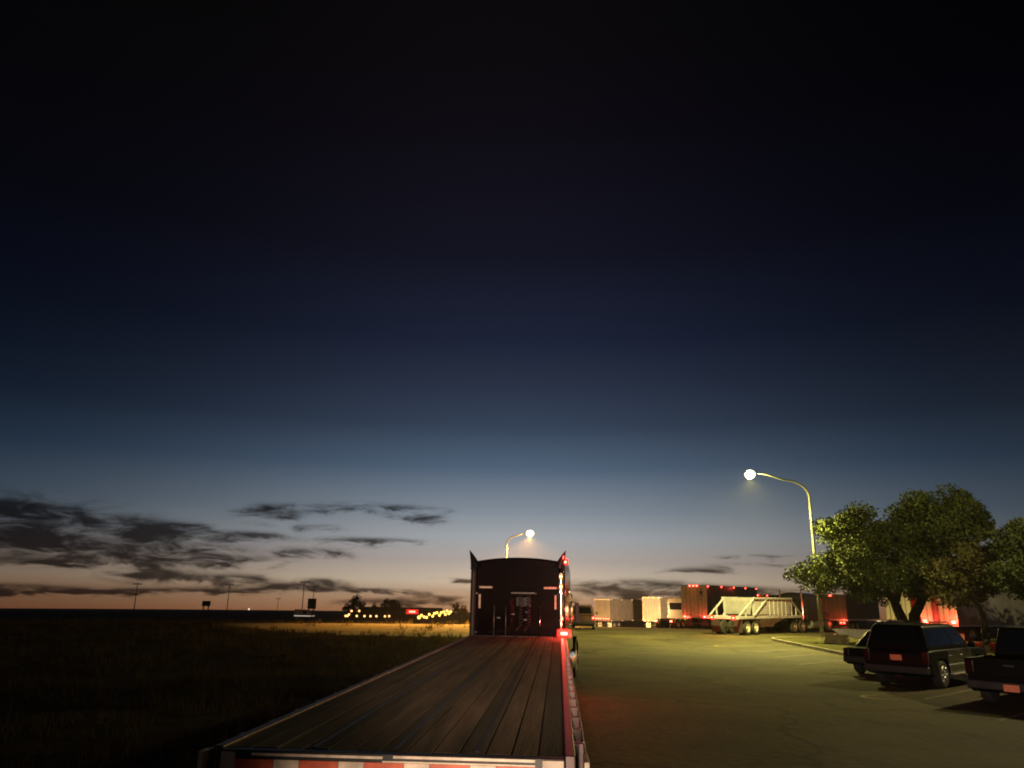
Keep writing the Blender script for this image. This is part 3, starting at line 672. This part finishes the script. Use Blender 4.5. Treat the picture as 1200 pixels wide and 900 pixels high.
    if kind == 'suv':
        for y in (.8, 2.2): MB().bb(-.66, .66, y, y + .05, 1.865, 1.885).build('roof_bar', 'black_plastic', t)
        MB().tube([(-.05, 2.5, 1.8), (-.05, 2.42, 2.0)], .006, 6).build('aerial', 'black_plastic', t)
    MB().bb(-hw + .02, hw - .02, -.1, .06, .42, .64).build('rear_bumper', 'black_plastic' if kind != 'pickup' else 'dark_steel', t, bevel=.04)
    MB().bb(-hw + .02, hw - .02, L - .04, L + .1, .36, .6).build('front_bumper', 'black_plastic', t, bevel=.04)
    MB().bb(-.5, .5, L - .03, L + .02, .64, .84).build('grille', 'black_plastic', t, bevel=.01)
    if plate:
        pz = .86 if kind == 'suv' else (.72 if kind == 'sedan' else .5); py = -.022 if kind != 'pickup' else -.115
        px_ = 0.02
        MB().bb(px_ - .17, px_ + .17, py - .01, py + .012, pz - .08, pz + .08).build('number_plate', 'plate', t, bevel=.004)
    if kind == 'pickup':
        MB().bb(-hw + .07, hw - .07, 0, .06, .72, 1.14).build('tailgate', paint, t, bevel=.015)
        for s in (-1, 1): MB().bb(s * (hw - .08), s * hw, .0, 1.95, .76, 1.14).build('bed_side', paint, t, bevel=.02)
        MB().bb(-.12, .12, -.02, .004, .98, 1.03).build('tailgate_handle', 'black_plastic', t)
    return t
def place(cx, cy, head, W, L=None): return (cx, cy, Z0)
car('suv', 'parked_suv', 'black SUV with roof rails and orange plate between the dark sedan and pickup', (10.15, 24.75, Z0), 45, 'car_black', flank='car_grey', group=None)
car('pickup', 'parked_pickup', 'black pickup with orange plate cut off at the right edge of the yard', (10.95, 20.2, Z0), 45, 'car_black')
car('sedan', 'parked_sedan', 'black sedan half hidden at the left of the parked SUV', (10.65, 28.1, Z0), 45, 'car_black', plate=False)
p = P(685, 735, 62)
car('suv', 'waiting_suv', 'dark SUV with lit red tail lights just ahead of the flatbed tractor', (p.x - .15, p.y, hgt(p.x, p.y) + Z0), 3, 'dark_maroon', tail='red_on', plate=False)

# ------------------------------------------------------------------ island furniture: block wall and white tub
p = P(980, 755, 49)
tw = thing('block_wall', 'low tan block wall standing by the foot of the street lamp', 'wall', (p.x, p.y, Z0 + .13), 55)
bl = MB()
for j in range(3):
    for i in range(5):
        x0 = -.75 + i * .3 + (.1 if j % 2 else 0); bl.bb(x0 + .004, x0 + .292, -.1, .1, j * .15 + .002, j * .15 + .146)
bl.build('blocks', 'tan_block', tw, bevel=.008)
MB().bb(-.8, .9, -.13, .13, .45, .5).build('coping', 'tan_block', tw, bevel=.01)
p = P(1003, 755, 50)
tub = thing('white_tub', 'white flared tub standing beside the tan block wall', 'tub', (p.x, p.y, Z0 + .13), 30)
MB().frustum([(-.55, -.35, .3), (.55, -.35, .3), (.55, .35, .3), (-.55, .35, .3)], [(-1.1, -.5, .72), (1.1, -.5, .72), (1.1, .5, .72), (-1.1, .5, .72)]).build('shell', 'tub_white', tub, bevel=.02)
for s in (-1, 1): MB().bb(s * .5 - .06, s * .5 + .06, -.3, .3, 0, .31).build('foot', 'concrete', tub)
MB().bb(-1.14, 1.14, -.54, .54, .722, .76)  .build('rim', 'tub_white', tub, bevel=.01)

# ------------------------------------------------------------------ street lamps
def street_lamp(label, base, head_xy, H, lens, col, power, glow=.3):
    b = Vector(base); hx = Vector((head_xy[0] - b.x, head_xy[1] - b.y, 0)); reach = hx.length
    t = thing('street_lamp', label, 'street lamp', base, 0, 'street lamps of the yard')
    d = hx.normalized()
    path = [Vector((0, 0, .1)), Vector((0, 0, H * .4)), Vector((0, 0, H * .8))]; rad = [.12, .105, .085]
    zt = H * .86
    for k in range(0, 9):
        a = k / 8 * math.pi / 2
        path.append(d * (reach * .42 * (1 - math.cos(a))) + Vector((0, 0, zt + (H * .985 - zt) * math.sin(a) * .82))); rad.append(.08 - .02 * k / 8)
    path.append(d * reach * .72 + Vector((0, 0, H * .995))); rad.append(.05)
    path.append(d * (reach - .25) + Vector((0, 0, H))); rad.append(.04)
    MB().tube(path, rad, 12).build('pole', 'pole', t, smooth=True)
    MB().bb(-.2, .2, -.2, .2, 0, .03).build('base_plate', 'steel', t)
    MB().bb(-.3, .3, -.3, .3, -.25, .004).build('footing', 'concrete', t, bevel=.02)
    hd = MB().ball(d * reach + Vector((0, 0, H + .03)), .36, 14, (1.1, .7, .35)).build('lamp_head', 'pole', t, smooth=True)
    le = MB().ball(d * reach + Vector((0, 0, H - .08)), glow, 14, (1, 1, .8)).build('lamp_lens', lens, hd, smooth=True)
    at = d * reach + Vector((0, 0, H - .08 - glow * .8 - .06))
    if power[0]: lamp('lamp_light', 'POINT', at, power[0], col, t, radius=.05)
    lamp('lamp_light', 'SPOT', at, power[1], col, t, radius=.05, spot=power[2], target=d * reach, blend=power[3])
    if len(power) > 4: lamp('lamp_light', 'SPOT', at, power[5], col, t, radius=.05, spot=26, target=power[4], blend=.9).scale = (2.3, 1, 1)
    return t
street_lamp('tall street lamp with curved arm over the yard, left of the big tree', (16.66, 51.3, Z0 + .13), (12.7, 50.6), 10.45, 'lens_green', (1, .86, .23), (4200, 22500, 148, .5), .36)
street_lamp('distant street lamp with arm showing above the sleeper roof', (-6.31, 92.8, hgt(-6.31, 92.8) + Z0), (-3.5, 92.9), 9.9 - hgt(-6.31, 92.8), 'lens_orange', (1, .47, .085), (6500, 130000, 150, .4, (-3.8, -25, -.8), 230000), .5)
street_lamp('street lamp standing beyond the right of the parked cars', (23.5, 27.5, Z0 + .13), (20.8, 28.6), 9.75, 'lens_green', (1, .8, .35), (4200, 700, 168, .5), .36)

# ------------------------------------------------------------------ trees
import numpy as np
def leaves(name, clumps, m, parent, size, density, seed, gap=.5):
    rs = np.random.RandomState(seed); C = []; 
    for (c, r) in clumps:
        n = max(8, int(density * r * r))
        d = rs.normal(size=(n, 3)); d /= np.linalg.norm(d, axis=1)[:, None]
        rad = r * (.35 + .72 * rs.rand(n) ** .6)
        C.append(np.array(c)[None, :] + d * rad[:, None] * np.array([1, 1, .8]))
    C = np.concatenate(C); n = len(C)
    a = rs.normal(size=(n, 3)); a /= np.linalg.norm(a, axis=1)[:, None]
    b = np.cross(a, rs.normal(size=(n, 3))); b /= np.linalg.norm(b, axis=1)[:, None]
    s = size * (.6 + .8 * rs.rand(n))[:, None]
    V = np.stack([C - a * s, C + b * s * .42, C + a * s, C - b * s * .42], 1).reshape(-1, 3)
    me = bpy.data.meshes.new(name)
    me.from_pydata(V.tolist(), [], [(4 * i, 4 * i + 1, 4 * i + 2, 4 * i + 3) for i in range(n)])
    me.materials.append(M[m]); o = bpy.data.objects.new(name, me); COL.objects.link(o); o.parent = parent
    return o
def tree(label, base, lobes, stems, leafm, seed, size=.13, density=150, sub=9, cat='tree', name='tree', group=None):
    """lobes: (centre, radius) in world metres; stems: lists of (point, radius)"""
    rs = random.Random(seed); b = Vector(base)
    t = thing(name, label, cat, base, 0, group)
    clumps = []; limbs = MB()
    for (c, r) in lobes:
        c = Vector(c) - b
        for k in range(sub):
            a = rs.uniform(0, 2 * math.pi); ph = math.asin(rs.uniform(-.75, 1)); q = r * rs.uniform(.45, .85)
            cc = c + Vector((math.cos(a) * math.cos(ph) * q, math.sin(a) * math.cos(ph) * q, math.sin(ph) * q * .85))
            clumps.append((cc, r * rs.uniform(.28, .46)))
    tips = []
    tk = MB()
    for st in stems:
        pts = [Vector(p_) - b for p_, _ in st]; rd = [r_ for _, r_ in st]
        fine = []; fr = []
        for i in range(len(pts) - 1):
            for j in range(4):
                f = j / 4; fine.append(pts[i].lerp(pts[i + 1], f) + Vector((rs.gauss(0, .03), rs.gauss(0, .03), 0)) * (1 if i + j else 0)); fr.append(rd[i] * (1 - f) + rd[i + 1] * f)
        fine.append(pts[-1]); fr.append(rd[-1])
        tk.tube(fine, fr, 9); tips += [fine[len(fine) // 2], fine[-1], fine[int(len(fine) * .75)]]
    tk.build('trunk', 'bark', t, smooth=True)
    for i, (c, r) in enumerate(clumps):
        o = min(tips, key=lambda q: (q - c).length + rs.uniform(0, .6))
        mid = o.lerp(c, .5) + Vector((rs.gauss(0, .2), rs.gauss(0, .2), .25))
        limbs.tube([o, o.lerp(mid, .5) + Vector((0, 0, .06)), mid, c], [.075, .06, .04, .015], 5)
    limbs.build('branches', 'bark', t, smooth=True)
    leaves('crown', clumps, leafm, t, size, density, seed)
    return t
def LB(px, py, d, rp): 
    v = P(px, py, d); return (v, rp / 880 * d * 1.02)
D = 52
bb_ = P(1062, 745, D); bb_.z = Z0 + .1
st = lambda *a: [(P(x, y, d), r) for x, y, d, r in a]
tree('big spreading tree with forked trunk, tallest beside the street lamp', bb_,
     [LB(957, 680, 50, 28), LB(985, 668, 51, 30), LB(985, 628, 52, 27), LB(1012, 622, 51, 34), LB(1020, 655, 50, 36), LB(1060, 640, 53, 40), LB(1082, 608, 53, 36), LB(1118, 604, 52, 32), LB(1140, 616, 53, 22),
      LB(1100, 645, 51, 40), LB(1050, 675, 50, 36), LB(1090, 682, 51, 30), LB(1015, 692, 51, 22)],
     [[(bb_ + Vector((0, 0, -.1)), .36)] + st((1058, 728, 52, .3), (1046, 700, 52, .24), (1025, 665, 52, .17), (1005, 640, 52, .08)),
      [(bb_ + Vector((.2, .1, -.1)), .36)] + st((1071, 722, 52, .3), (1083, 697, 52, .24), (1092, 660, 52, .17), (1100, 620, 53, .08)),
      st((1046, 700, 52, .2), (1020, 690, 51.5, .14), (985, 685, 51, .1), (955, 685, 50.5, .05)),
      st((1050, 706, 52, .2), (1060, 670, 52.5, .15), (1066, 630, 53, .08))],
     'leaf_a', 11, .115, 400, 20, group='trees around the yard')
b2 = P(1152, 742, 47); b2.z = Z0 + .1
tree('smaller olive tree on a single leaning trunk in front of the white trailer', b2,
     [LB(1120, 690, 47, 24), LB(1142, 670, 47, 30), LB(1155, 656, 48, 22), LB(1105, 672, 47, 18), LB(1150, 692, 47, 20)],
     [[(b2 + Vector((0, 0, -.1)), .17)] + st((1152, 722, 47, .15), (1140, 704, 47, .12), (1130, 685, 47, .08), (1128, 668, 47, .04)),
      st((1140, 704, 47, .1), (1155, 680, 47, .07), (1160, 655, 48, .03))],
     'leaf_c', 21, .11, 400, 18, group='trees around the yard')
b3 = P(1215, 748, 45); b3.z = Z0 + .1
tree('dense rounded tree cut off by the right edge of the photo', b3,
     [LB(1200, 642, 45, 30), LB(1190, 676, 44, 24), LB(1228, 652, 46, 44), LB(1240, 690, 45, 30), LB(1208, 690, 45, 22)],
     [[(b3 + Vector((0, 0, -.1)), .25)] + st((1216, 715, 45, .2), (1212, 680, 45, .15), (1205, 645, 45, .07)), st((1214, 705, 45, .14), (1235, 670, 45, .06))],
     'leaf_b', 31, .12, 400, 20, group='trees around the yard')

# ------------------------------------------------------------------ far horizon things (left)
def far(px, py, d):
    v = P(px, py, d); v.z = hgt(v.x, v.y); return v
for i, (px, d, r, lab) in enumerate(((415, 330, 4.2, 'round dark tree on the horizon by the string of roadside lights'), (457, 340, 4.0, 'dark tree on the horizon left of the red lit sign'), (437, 345, 2.8, 'low dark bush between the two round horizon trees'), (538, 300, 3.0, 'dark tree beyond the yellow lights beside the tractor'))):
    v = far(px, 716, d)
    tree(lab, v, [(v + Vector((0, 0, r * 1.1)), r), (v + Vector((r * .5, 0, r * .8)), r * .7), (v + Vector((-r * .6, 0, r * .7)), r * .6)], [[(v, .4), (v + Vector((0, 0, r)), .2)]], 'leaf_b', 50 + i, .5, 26, 8, group='dark trees on the horizon', name='horizon_tree')
def pole_far(px, d, H, lab, arms=1):
    v = far(px, 714, d)
    t = thing('utility_pole', lab, 'utility pole', v, 0, 'utility poles across the field')
    MB().tube([(0, 0, -.5), (0, 0, H * .5), (0, 0, H)], [.14, .12, .1], 8).build('pole', 'wood_pole', t)
    for k in range(arms):
        MB().bb(-1.3, 1.3, -.1, .1, H - .6 - 1.1 * k, H - .38 - 1.1 * k).build('crossarm', 'wood_pole', t)
    for x in (-1.15, -.5, .5, 1.15): MB().tube([(x, 0, H - .4), (x, 0, H - .1)], .06, 6).build('insulator', 'steel', t)
pole_far(157, 250, 9.5, 'thin utility pole on the far left horizon')
pole_far(266, 250, 9.8, 'utility pole right of the small dark billboard')
pole_far(354, 250, 11.0, 'tall utility pole beside the larger roadside board')
pole_far(366, 300, 11.0, 'utility pole rising behind the larger roadside board', 2)
pole_far(325, 420, 8.0, 'tiny utility pole far off between the two boards')
for px, d, w, h_, z0, lab in ((241, 300, 1.5, .9, 3.2, 'small dark billboard on the left horizon'), (365, 260, 1.35, 1.6, 2.6, 'upright dark roadside board beside the tall pole')):
    v = far(px, 714, d); t = thing('billboard', lab, 'billboard', v, 0)
    MB().bb(-w, w, -.15, .15, z0, z0 + 2 * h_).build('board', 'wood_pole', t, bevel=.02)
    for s in (-1, 1): MB().bb(s * w * .6 - .15, s * w * .6 + .15, -.14, .14, -.5, z0).build('post', 'wood_pole', t)
# white van on the far road, headlights on
v = far(356, 722, 215); v.z = hgt(v.x, v.y)
vn = thing('white_van', 'pale van with bright lamps crossing the dark field road', 'van', v, 95)
MB().prism_x([(-2.4, .4), (2.6, .4), (2.6, 1.05), (1.9, 1.2), (1.1, 2.3), (-2.4, 2.4)], -.95, .95).build('body', 'grey_tan', vn, bevel=.08)
for s in (-1, 1):
    MB().bb(s * .94, s * .965, .0, 1.1, 1.35, 2.0).build('side_window', 'glass', vn)
    MB().bb(s * .94, s * .98, -2.3, 2.4, .72, .84).build('side_lamp_strip', 'white_on', vn)
    for y in (-1.6, 1.8): add_wheel(vn, s * .85, y, .36, s, 'carvan', .36, .24, .22, 'aluminium')
    MB().bb(s * .6 - .15, s * .6 + .15, 2.58, 2.63, .7, .9).build('headlight', 'white_on', vn)
v = far(291, 721, 260); v.z = hgt(v.x, v.y)
t = thing('roadside_lamp', 'single small pale lamp out in the dark field', 'lamp', v)
MB().tube([(0, 0, -.2), (0, 0, 2.2)], .06).build('post', 'wood_pole', t); MB().ball((0, 0, 2.3), .28, 10).build('lamp_globe', emat('dim_lamp', (1, .8, .6), 1.2), t, smooth=True)
# string of warm lights at the left of the truck stop
pts = [(405, 722, 'leftmost and lowest of the string'), (409, 720, 'second in the string from the left'), (412, 716, 'highest of the string, under the round tree'), (407, 725, 'bottom left of the string'), (421, 716, 'right of the highest one'), (418, 723, 'below the round tree'),
       (427, 724, 'in the middle of the low row'), (434, 724, 'in the low row right of the middle'), (441, 724, 'in the low row before the gap'), (451, 724, 'just right of the gap'), (456, 722, 'rightmost, under the second dark tree')]
for px, py, lab in pts:
    d = 250; v = P(px, py, d); g = hgt(v.x, v.y)
    t = thing('roadside_lamp', 'small warm roadside light, ' + lab, 'lamp', (v.x, v.y, g), 0, 'string of warm roadside lights')
    hz = max(.6, v.z - g); MB().tube([(0, 0, -.2), (0, 0, hz)], .07).build('post', 'wood_pole', t)
    MB().ball((0, 0, hz), .34, 10).build('lamp_globe', 'warm_on', t, smooth=True)
# truck stop: long dark building with red sign, lit canopy with yellow lamps
v = far(481, 722, 262)
bs = thing('roadside_building', 'long low dark roadside building with a glowing red sign', 'building', v, 0)
MB().bb(-18, 9, 3, 12, -1, 2.1).build('wall', 'far_dark', bs)
MB().prism_x([(2.7, 2.1), (12.3, 2.1), (12.3, 2.3), (7.5, 3.3), (2.7, 2.3)], -18.3, 9.3).build('roof', 'far_dark', bs)
lit(bs, 'lit_sign', (0, 2.8, 2.0), 4.2, 1.5, 'red_on_low', th=.2)
for i, (px, py, lab) in enumerate(((491, 724, 'largest and lowest, leftmost of the cluster'), (497, 723, 'second from the left, close beside the largest'), (503, 720, 'above the low pair'), (507, 722, 'low behind the second pair'), (512, 718, 'middle of the cluster'), (515, 721, 'under the middle one'), (520, 717, 'right of the middle'), (524, 716, 'near the right end'), (528, 717, 'last on the right'), (522, 720, 'low near the right end'), (494, 721, 'just above the largest'), (500, 724, 'lowest beside the largest pair'), (517, 718, 'tucked between the middle and right ones'), (526, 719, 'lower of the right end pair'), (509, 719, 'upper one left of the middle'))):
    d = 225; v = P(px, py, d); g = hgt(v.x, v.y)
    t = thing('yard_lamp', 'bright yellow truck stop light, ' + lab, 'lamp', (v.x, v.y, g), 0, 'yellow truck stop lights')
    hz = max(.6, v.z - g); MB().tube([(0, 0, -.2), (0, 0, hz)], .07).build('post', 'wood_pole', t)
    MB().ball((0, 0, hz), .5 if i == 0 else .36, 10).build('lamp_globe', 'yellow_on', t, smooth=True)

# ------------------------------------------------------------------ headlights of our own truck (it stands behind the trailer), then an added fill beam
lamp('headlight_beam', 'SPOT', (-.2, 1.2, 1.05), 800, (1, .78, .58), radius=.08, spot=50, target=(-.4, 5.3, .5), blend=.8)
lamp('headlight_beam', 'SPOT', (.25, 1.2, 1.0), 5000, (1, .8, .62), radius=.08, spot=22, target=(10.6, 22.5, .75), blend=.6)
lamp('tape_fill_beam', 'SPOT', (-.3, -1.5, 2.95), 10500, (1, .74, .52), radius=.06, spot=27, target=(-1.1, 20.9, 2.95), blend=1)  # unseen spot added to brighten the tape on the sleeper back
# glow that the lit red lamps throw on what is right beside them
RED = (1, .06, .035)
def glow(ob, loc, p): lamp('lamp_glow', 'POINT', loc, p, RED, ob, radius=.04)
bt = [o for o in bpy.data.objects if o.name.startswith('box_trailer')]
def by(word): return [o for o in bt if word in o['label']][0]
w_ = by('two glowing red'); glow(w_, (-1.02, -.45, 1.35), 420); glow(w_, (1.02, -.45, 1.35), 420)
w_ = by('star emblem'); glow(w_, (-1, -.5, 1.0), 60); glow(w_, (1, -.5, 1.0), 60); glow(w_, (0, -.4, 4.25), 20); glow(w_, (1.7, .4, 3.9), 12); glow(w_, (1.7, 8, 3.9), 14)
w_ = by('bright red roof lamps'); glow(w_, (0, -.5, 4.1), 180)
w_ = by('dark low box truck'); glow(w_, (-.85, -.5, .9), 45); glow(w_, (.85, -.5, .9), 80)
glow(bd, (-.8, -.25, 1.1), 60); glow(bd, (.8, -.25, 1.0), 60)
glow(tr, (1.34, -.3, 3.5), 26); glow(tr, (1.45, .6, 2.6), 30); glow(tr, (1.4, -.4, 1.9), 14)
glow(fb, (1.20, TL - .5, dz + .3), 60); glow(fb, (1.45, TL - .4, dz + .05), 30); glow(fb, (1.15, TL - 3, dz + .3), 2)
sun = lamp('afterglow', 'SUN', (0, 0, 50), .004, (1, .7, .5)); sun.data.angle = R(20)
sun.rotation_euler = (R(86), 0, R(180))

# ------------------------------------------------------------------ dusk sky
W = bpy.data.worlds.new('World'); S.world = W; W.use_nodes = True
nt = W.node_tree; N = nt.nodes; L = nt.links; N.clear()
def nd(t, **k):
    n = N.new(t)
    for a, b in k.items(): setattr(n, a, b)
    return n
def mth(op, a, b=None, c=None):
    n = nd('ShaderNodeMath', operation=op)
    for i, v in enumerate((a, b, c)):
        if v is None: continue
        if isinstance(v, (int, float)): n.inputs[i].default_value = v
        else: L.new(v, n.inputs[i])
    return n.outputs[0]
tc = nd('ShaderNodeTexCoord'); sx = nd('ShaderNodeSeparateXYZ'); L.new(tc.outputs['Generated'], sx.inputs[0])
X, Y, Z = sx.outputs
el = mth('MULTIPLY', mth('ARCSINE', Z), 57.2958); az = mth('MULTIPLY', mth('ARCTAN2', X, Y), 57.2958)
ramp = nd('ShaderNodeValToRGB'); L.new(mth('DIVIDE', mth('ADD', el, 5), 55), ramp.inputs[0])
stops = [(-5, (60, 34, 22)), (-1.2, (190, 132, 92)), (-.2, (205, 164, 128)), (1, (206, 187, 164)), (2.5, (176, 165, 158)), (4.2, (161, 165, 169)), (6.1, (130, 140, 151)), (9.3, (80, 98, 119)), (12.5, (52, 65, 85)), (16, (38, 47, 66)), (19, (27, 34, 54)), (25.4, (18, 19, 33)), (34, (13, 11, 19)), (39, (11, 9, 13)), (50, (7, 6, 8))]
els = ramp.color_ramp.elements
while len(els) < len(stops): els.new(.5)
for e, (a, c) in zip(els, stops): e.position = (a + 5) / 55; e.color = (*lin(c), 1)
gau = mth('POWER', 2.71828, mth('MULTIPLY', mth('POWER', mth('DIVIDE', mth('ADD', az, 3), 23), 2), -1))
azc = nd('ShaderNodeCombineXYZ')
low = mth('SUBTRACT', 1, mth('MINIMUM', mth('MAXIMUM', mth('DIVIDE', el, 6), 0), 1))
for i_, (fl, f2) in enumerate(((.10, .27), (.15, .21), (.20, .17))):
    fb_ = mth('MULTIPLY_ADD', low, f2 - fl, fl)
    L.new(mth('ADD', mth('MULTIPLY', gau, mth('SUBTRACT', 1, fb_)), fb_), azc.inputs[i_])
# clouds, in azimuth / elevation of the sky
cmb = nd('ShaderNodeCombineXYZ'); L.new(mth('MULTIPLY', az, .30), cmb.inputs[0]); L.new(mth('MULTIPLY', el, 1.15), cmb.inputs[1])
n1 = nd('ShaderNodeTexNoise'); n1.inputs['Scale'].default_value = 1.0; n1.inputs['Detail'].default_value = 7; n1.inputs['Roughness'].default_value = .64; n1.inputs['Distortion'].default_value = .5
L.new(cmb.outputs[0], n1.inputs['Vector'])
cm2 = nd('ShaderNodeCombineXYZ'); L.new(mth('MULTIPLY', az, .45), cm2.inputs[0]); L.new(mth('MULTIPLY', el, .9), cm2.inputs[1])
n2 = nd('ShaderNodeTexNoise'); n2.inputs['Scale'].default_value = 1.0; n2.inputs['Detail'].default_value = 4
L.new(cm2.outputs[0], n2.inputs['Vector'])
wa = mth('ADD', az, mth('MULTIPLY', mth('SUBTRACT', n2.outputs['Fac'], .5), 4)); we = mth('ADD', el, mth('MULTIPLY', mth('SUBTRACT', n1.outputs['Fac'], .5), 1.1))
tot = None
blobs = [  # px, py, half width px, half height px, weight
    (0, 600, 100, 20, .8), (80, 618, 120, 14, .7), (150, 628, 90, 8, .36), (60, 648, 120, 10, .95), (20, 640, 50, 14, .5), (205, 655, 105, 7, .95), (175, 672, 40, 8, .75), (215, 640, 60, 5, .5), (290, 683, 30, 9, .85), (240, 678, 40, 6, .6),
    (100, 693, 110, 4, .75), (0, 688, 60, 5, .6), (215, 692, 60, 4, .5), (330, 688, 60, 5, .6), (215, 620, 30, 7, .8), (255, 629, 40, 5, .6), (305, 602, 40, 9, .5), (335, 607, 22, 6, .55), (300, 625, 30, 4, .4), (350, 594, 60, 6, .35), (430, 592, 60, 6, .3),
    (375, 619, 26, 5, .6), (435, 634, 70, 5, .7), (345, 647, 24, 6, .65), (385, 648, 24, 7, .5), (490, 607, 34, 9, .55), (470, 596, 50, 5, .35), (375, 682, 24, 5, .8), (390, 690, 40, 4, .4),
    (470, 706, 70, 6, .8), (440, 692, 22, 3, .7), (482, 695, 20, 4, .8), (745, 687, 75, 8, .95), (700, 694, 45, 5, .5), (820, 668, 50, 4, .5), (885, 652, 45, 3, .5), (880, 662, 60, 3, .4), (870, 690, 70, 5, .5), (545, 680, 34, 3, .7), (520, 700, 30, 3, .5), (650, 700, 60, 4, .4), (820, 697, 110, 5, .6)]
for px, py, hw, hh, w in blobs:
    a, e = AE(px, py); sa = hw / 880 * 57.3 * .95; se = hh / 880 * 57.3 * .95
    g = mth('POWER', 2.71828, mth('MULTIPLY', mth('ADD', mth('POWER', mth('DIVIDE', mth('SUBTRACT', wa, a), sa), 2), mth('POWER', mth('DIVIDE', mth('SUBTRACT', we, e), se), 2)), -1))
    g = mth('MULTIPLY', g, w); tot = g if tot is None else mth('ADD', tot, g)
gate = mth('MINIMUM', mth('MULTIPLY', tot, 2.6), 1.0)
dens = mth('ADD', mth('MINIMUM', tot, .68), mth('MULTIPLY', mth('MULTIPLY', mth('SUBTRACT', n1.outputs['Fac'], .5), 2.5), gate))
mr = nd('ShaderNodeMapRange', interpolation_type='SMOOTHSTEP'); L.new(dens, mr.inputs[0])
mr.inputs[1].default_value = .05; mr.inputs[2].default_value = .85; mr.inputs[3].default_value = 0; mr.inputs[4].default_value = .97
cl = nd('ShaderNodeMix', data_type='RGBA', blend_type='MULTIPLY'); cl.inputs[0].default_value = 1
L.new(ramp.outputs[0], cl.inputs[6]); cl.inputs[7].default_value = (.085, .075, .078, 1)
mx = nd('ShaderNodeMix', data_type='RGBA'); L.new(mr.outputs[0], mx.inputs[0]); L.new(ramp.outputs[0], mx.inputs[6]); L.new(cl.outputs[2], mx.inputs[7])
vm = nd('ShaderNodeVectorMath', operation='MULTIPLY'); L.new(mx.outputs[2], vm.inputs[0]); L.new(azc.outputs[0], vm.inputs[1])
bg = nd('ShaderNodeBackground'); L.new(vm.outputs[0], bg.inputs[0]); bg.inputs[1].default_value = 1
wo = nd('ShaderNodeOutputWorld'); L.new(bg.outputs[0], wo.inputs[0])

# ------------------------------------------------------------------ thin haze added to give the lamps halos
hz_ = MB().bb(-1900, 1900, -400, 2000, -60, 14).build('haze', 'asphalt')
hm = bpy.data.materials.new('lamp_halo_haze'); hm.use_nodes = True; hm.node_tree.nodes.clear()
ho = hm.node_tree.nodes.new('ShaderNodeOutputMaterial'); hv = hm.node_tree.nodes.new('ShaderNodeVolumePrincipled')
hv.inputs['Color'].default_value = (.9, .9, .9, 1); hv.inputs['Density'].default_value = HAZE; hv.inputs['Anisotropy'].default_value = .35
hm.node_tree.links.new(hv.outputs[0], ho.inputs['Volume']); hz_.data.materials[0] = hm; hz_['kind'] = 'stuff'; hz_['label'] = 'thin haze added over the whole yard for lamp halos'; hz_['category'] = 'haze'
# ------------------------------------------------------------------ camera and render settings
cam = bpy.data.cameras.new('camera'); co = bpy.data.objects.new('camera', cam); COL.objects.link(co)
cam.sensor_width = 36; cam.lens = F / 1200 * 36; cam.clip_start = .1; cam.clip_end = 20000
co.matrix_world = Matrix.Translation((0, 0, CH)) @ (Matrix.Rotation(YAW, 4, 'Z') @ Matrix.Rotation(math.pi / 2 + TH, 4, 'X') @ Matrix.Rotation(RO, 4, 'Z'))
S.camera = co
S.view_settings.view_transform = 'Standard'; S.view_settings.look = 'None'; S.view_settings.exposure = 0; S.view_settings.gamma = 1
S.view_settings.use_curve_mapping = False
S.render.engine = 'CYCLES'
S.cycles.use_denoising = True
S.cycles.volume_bounces = 0; S.cycles.max_bounces = 5; S.cycles.diffuse_bounces = 2; S.cycles.glossy_bounces = 3
S.cycles.filter_width = 1.9
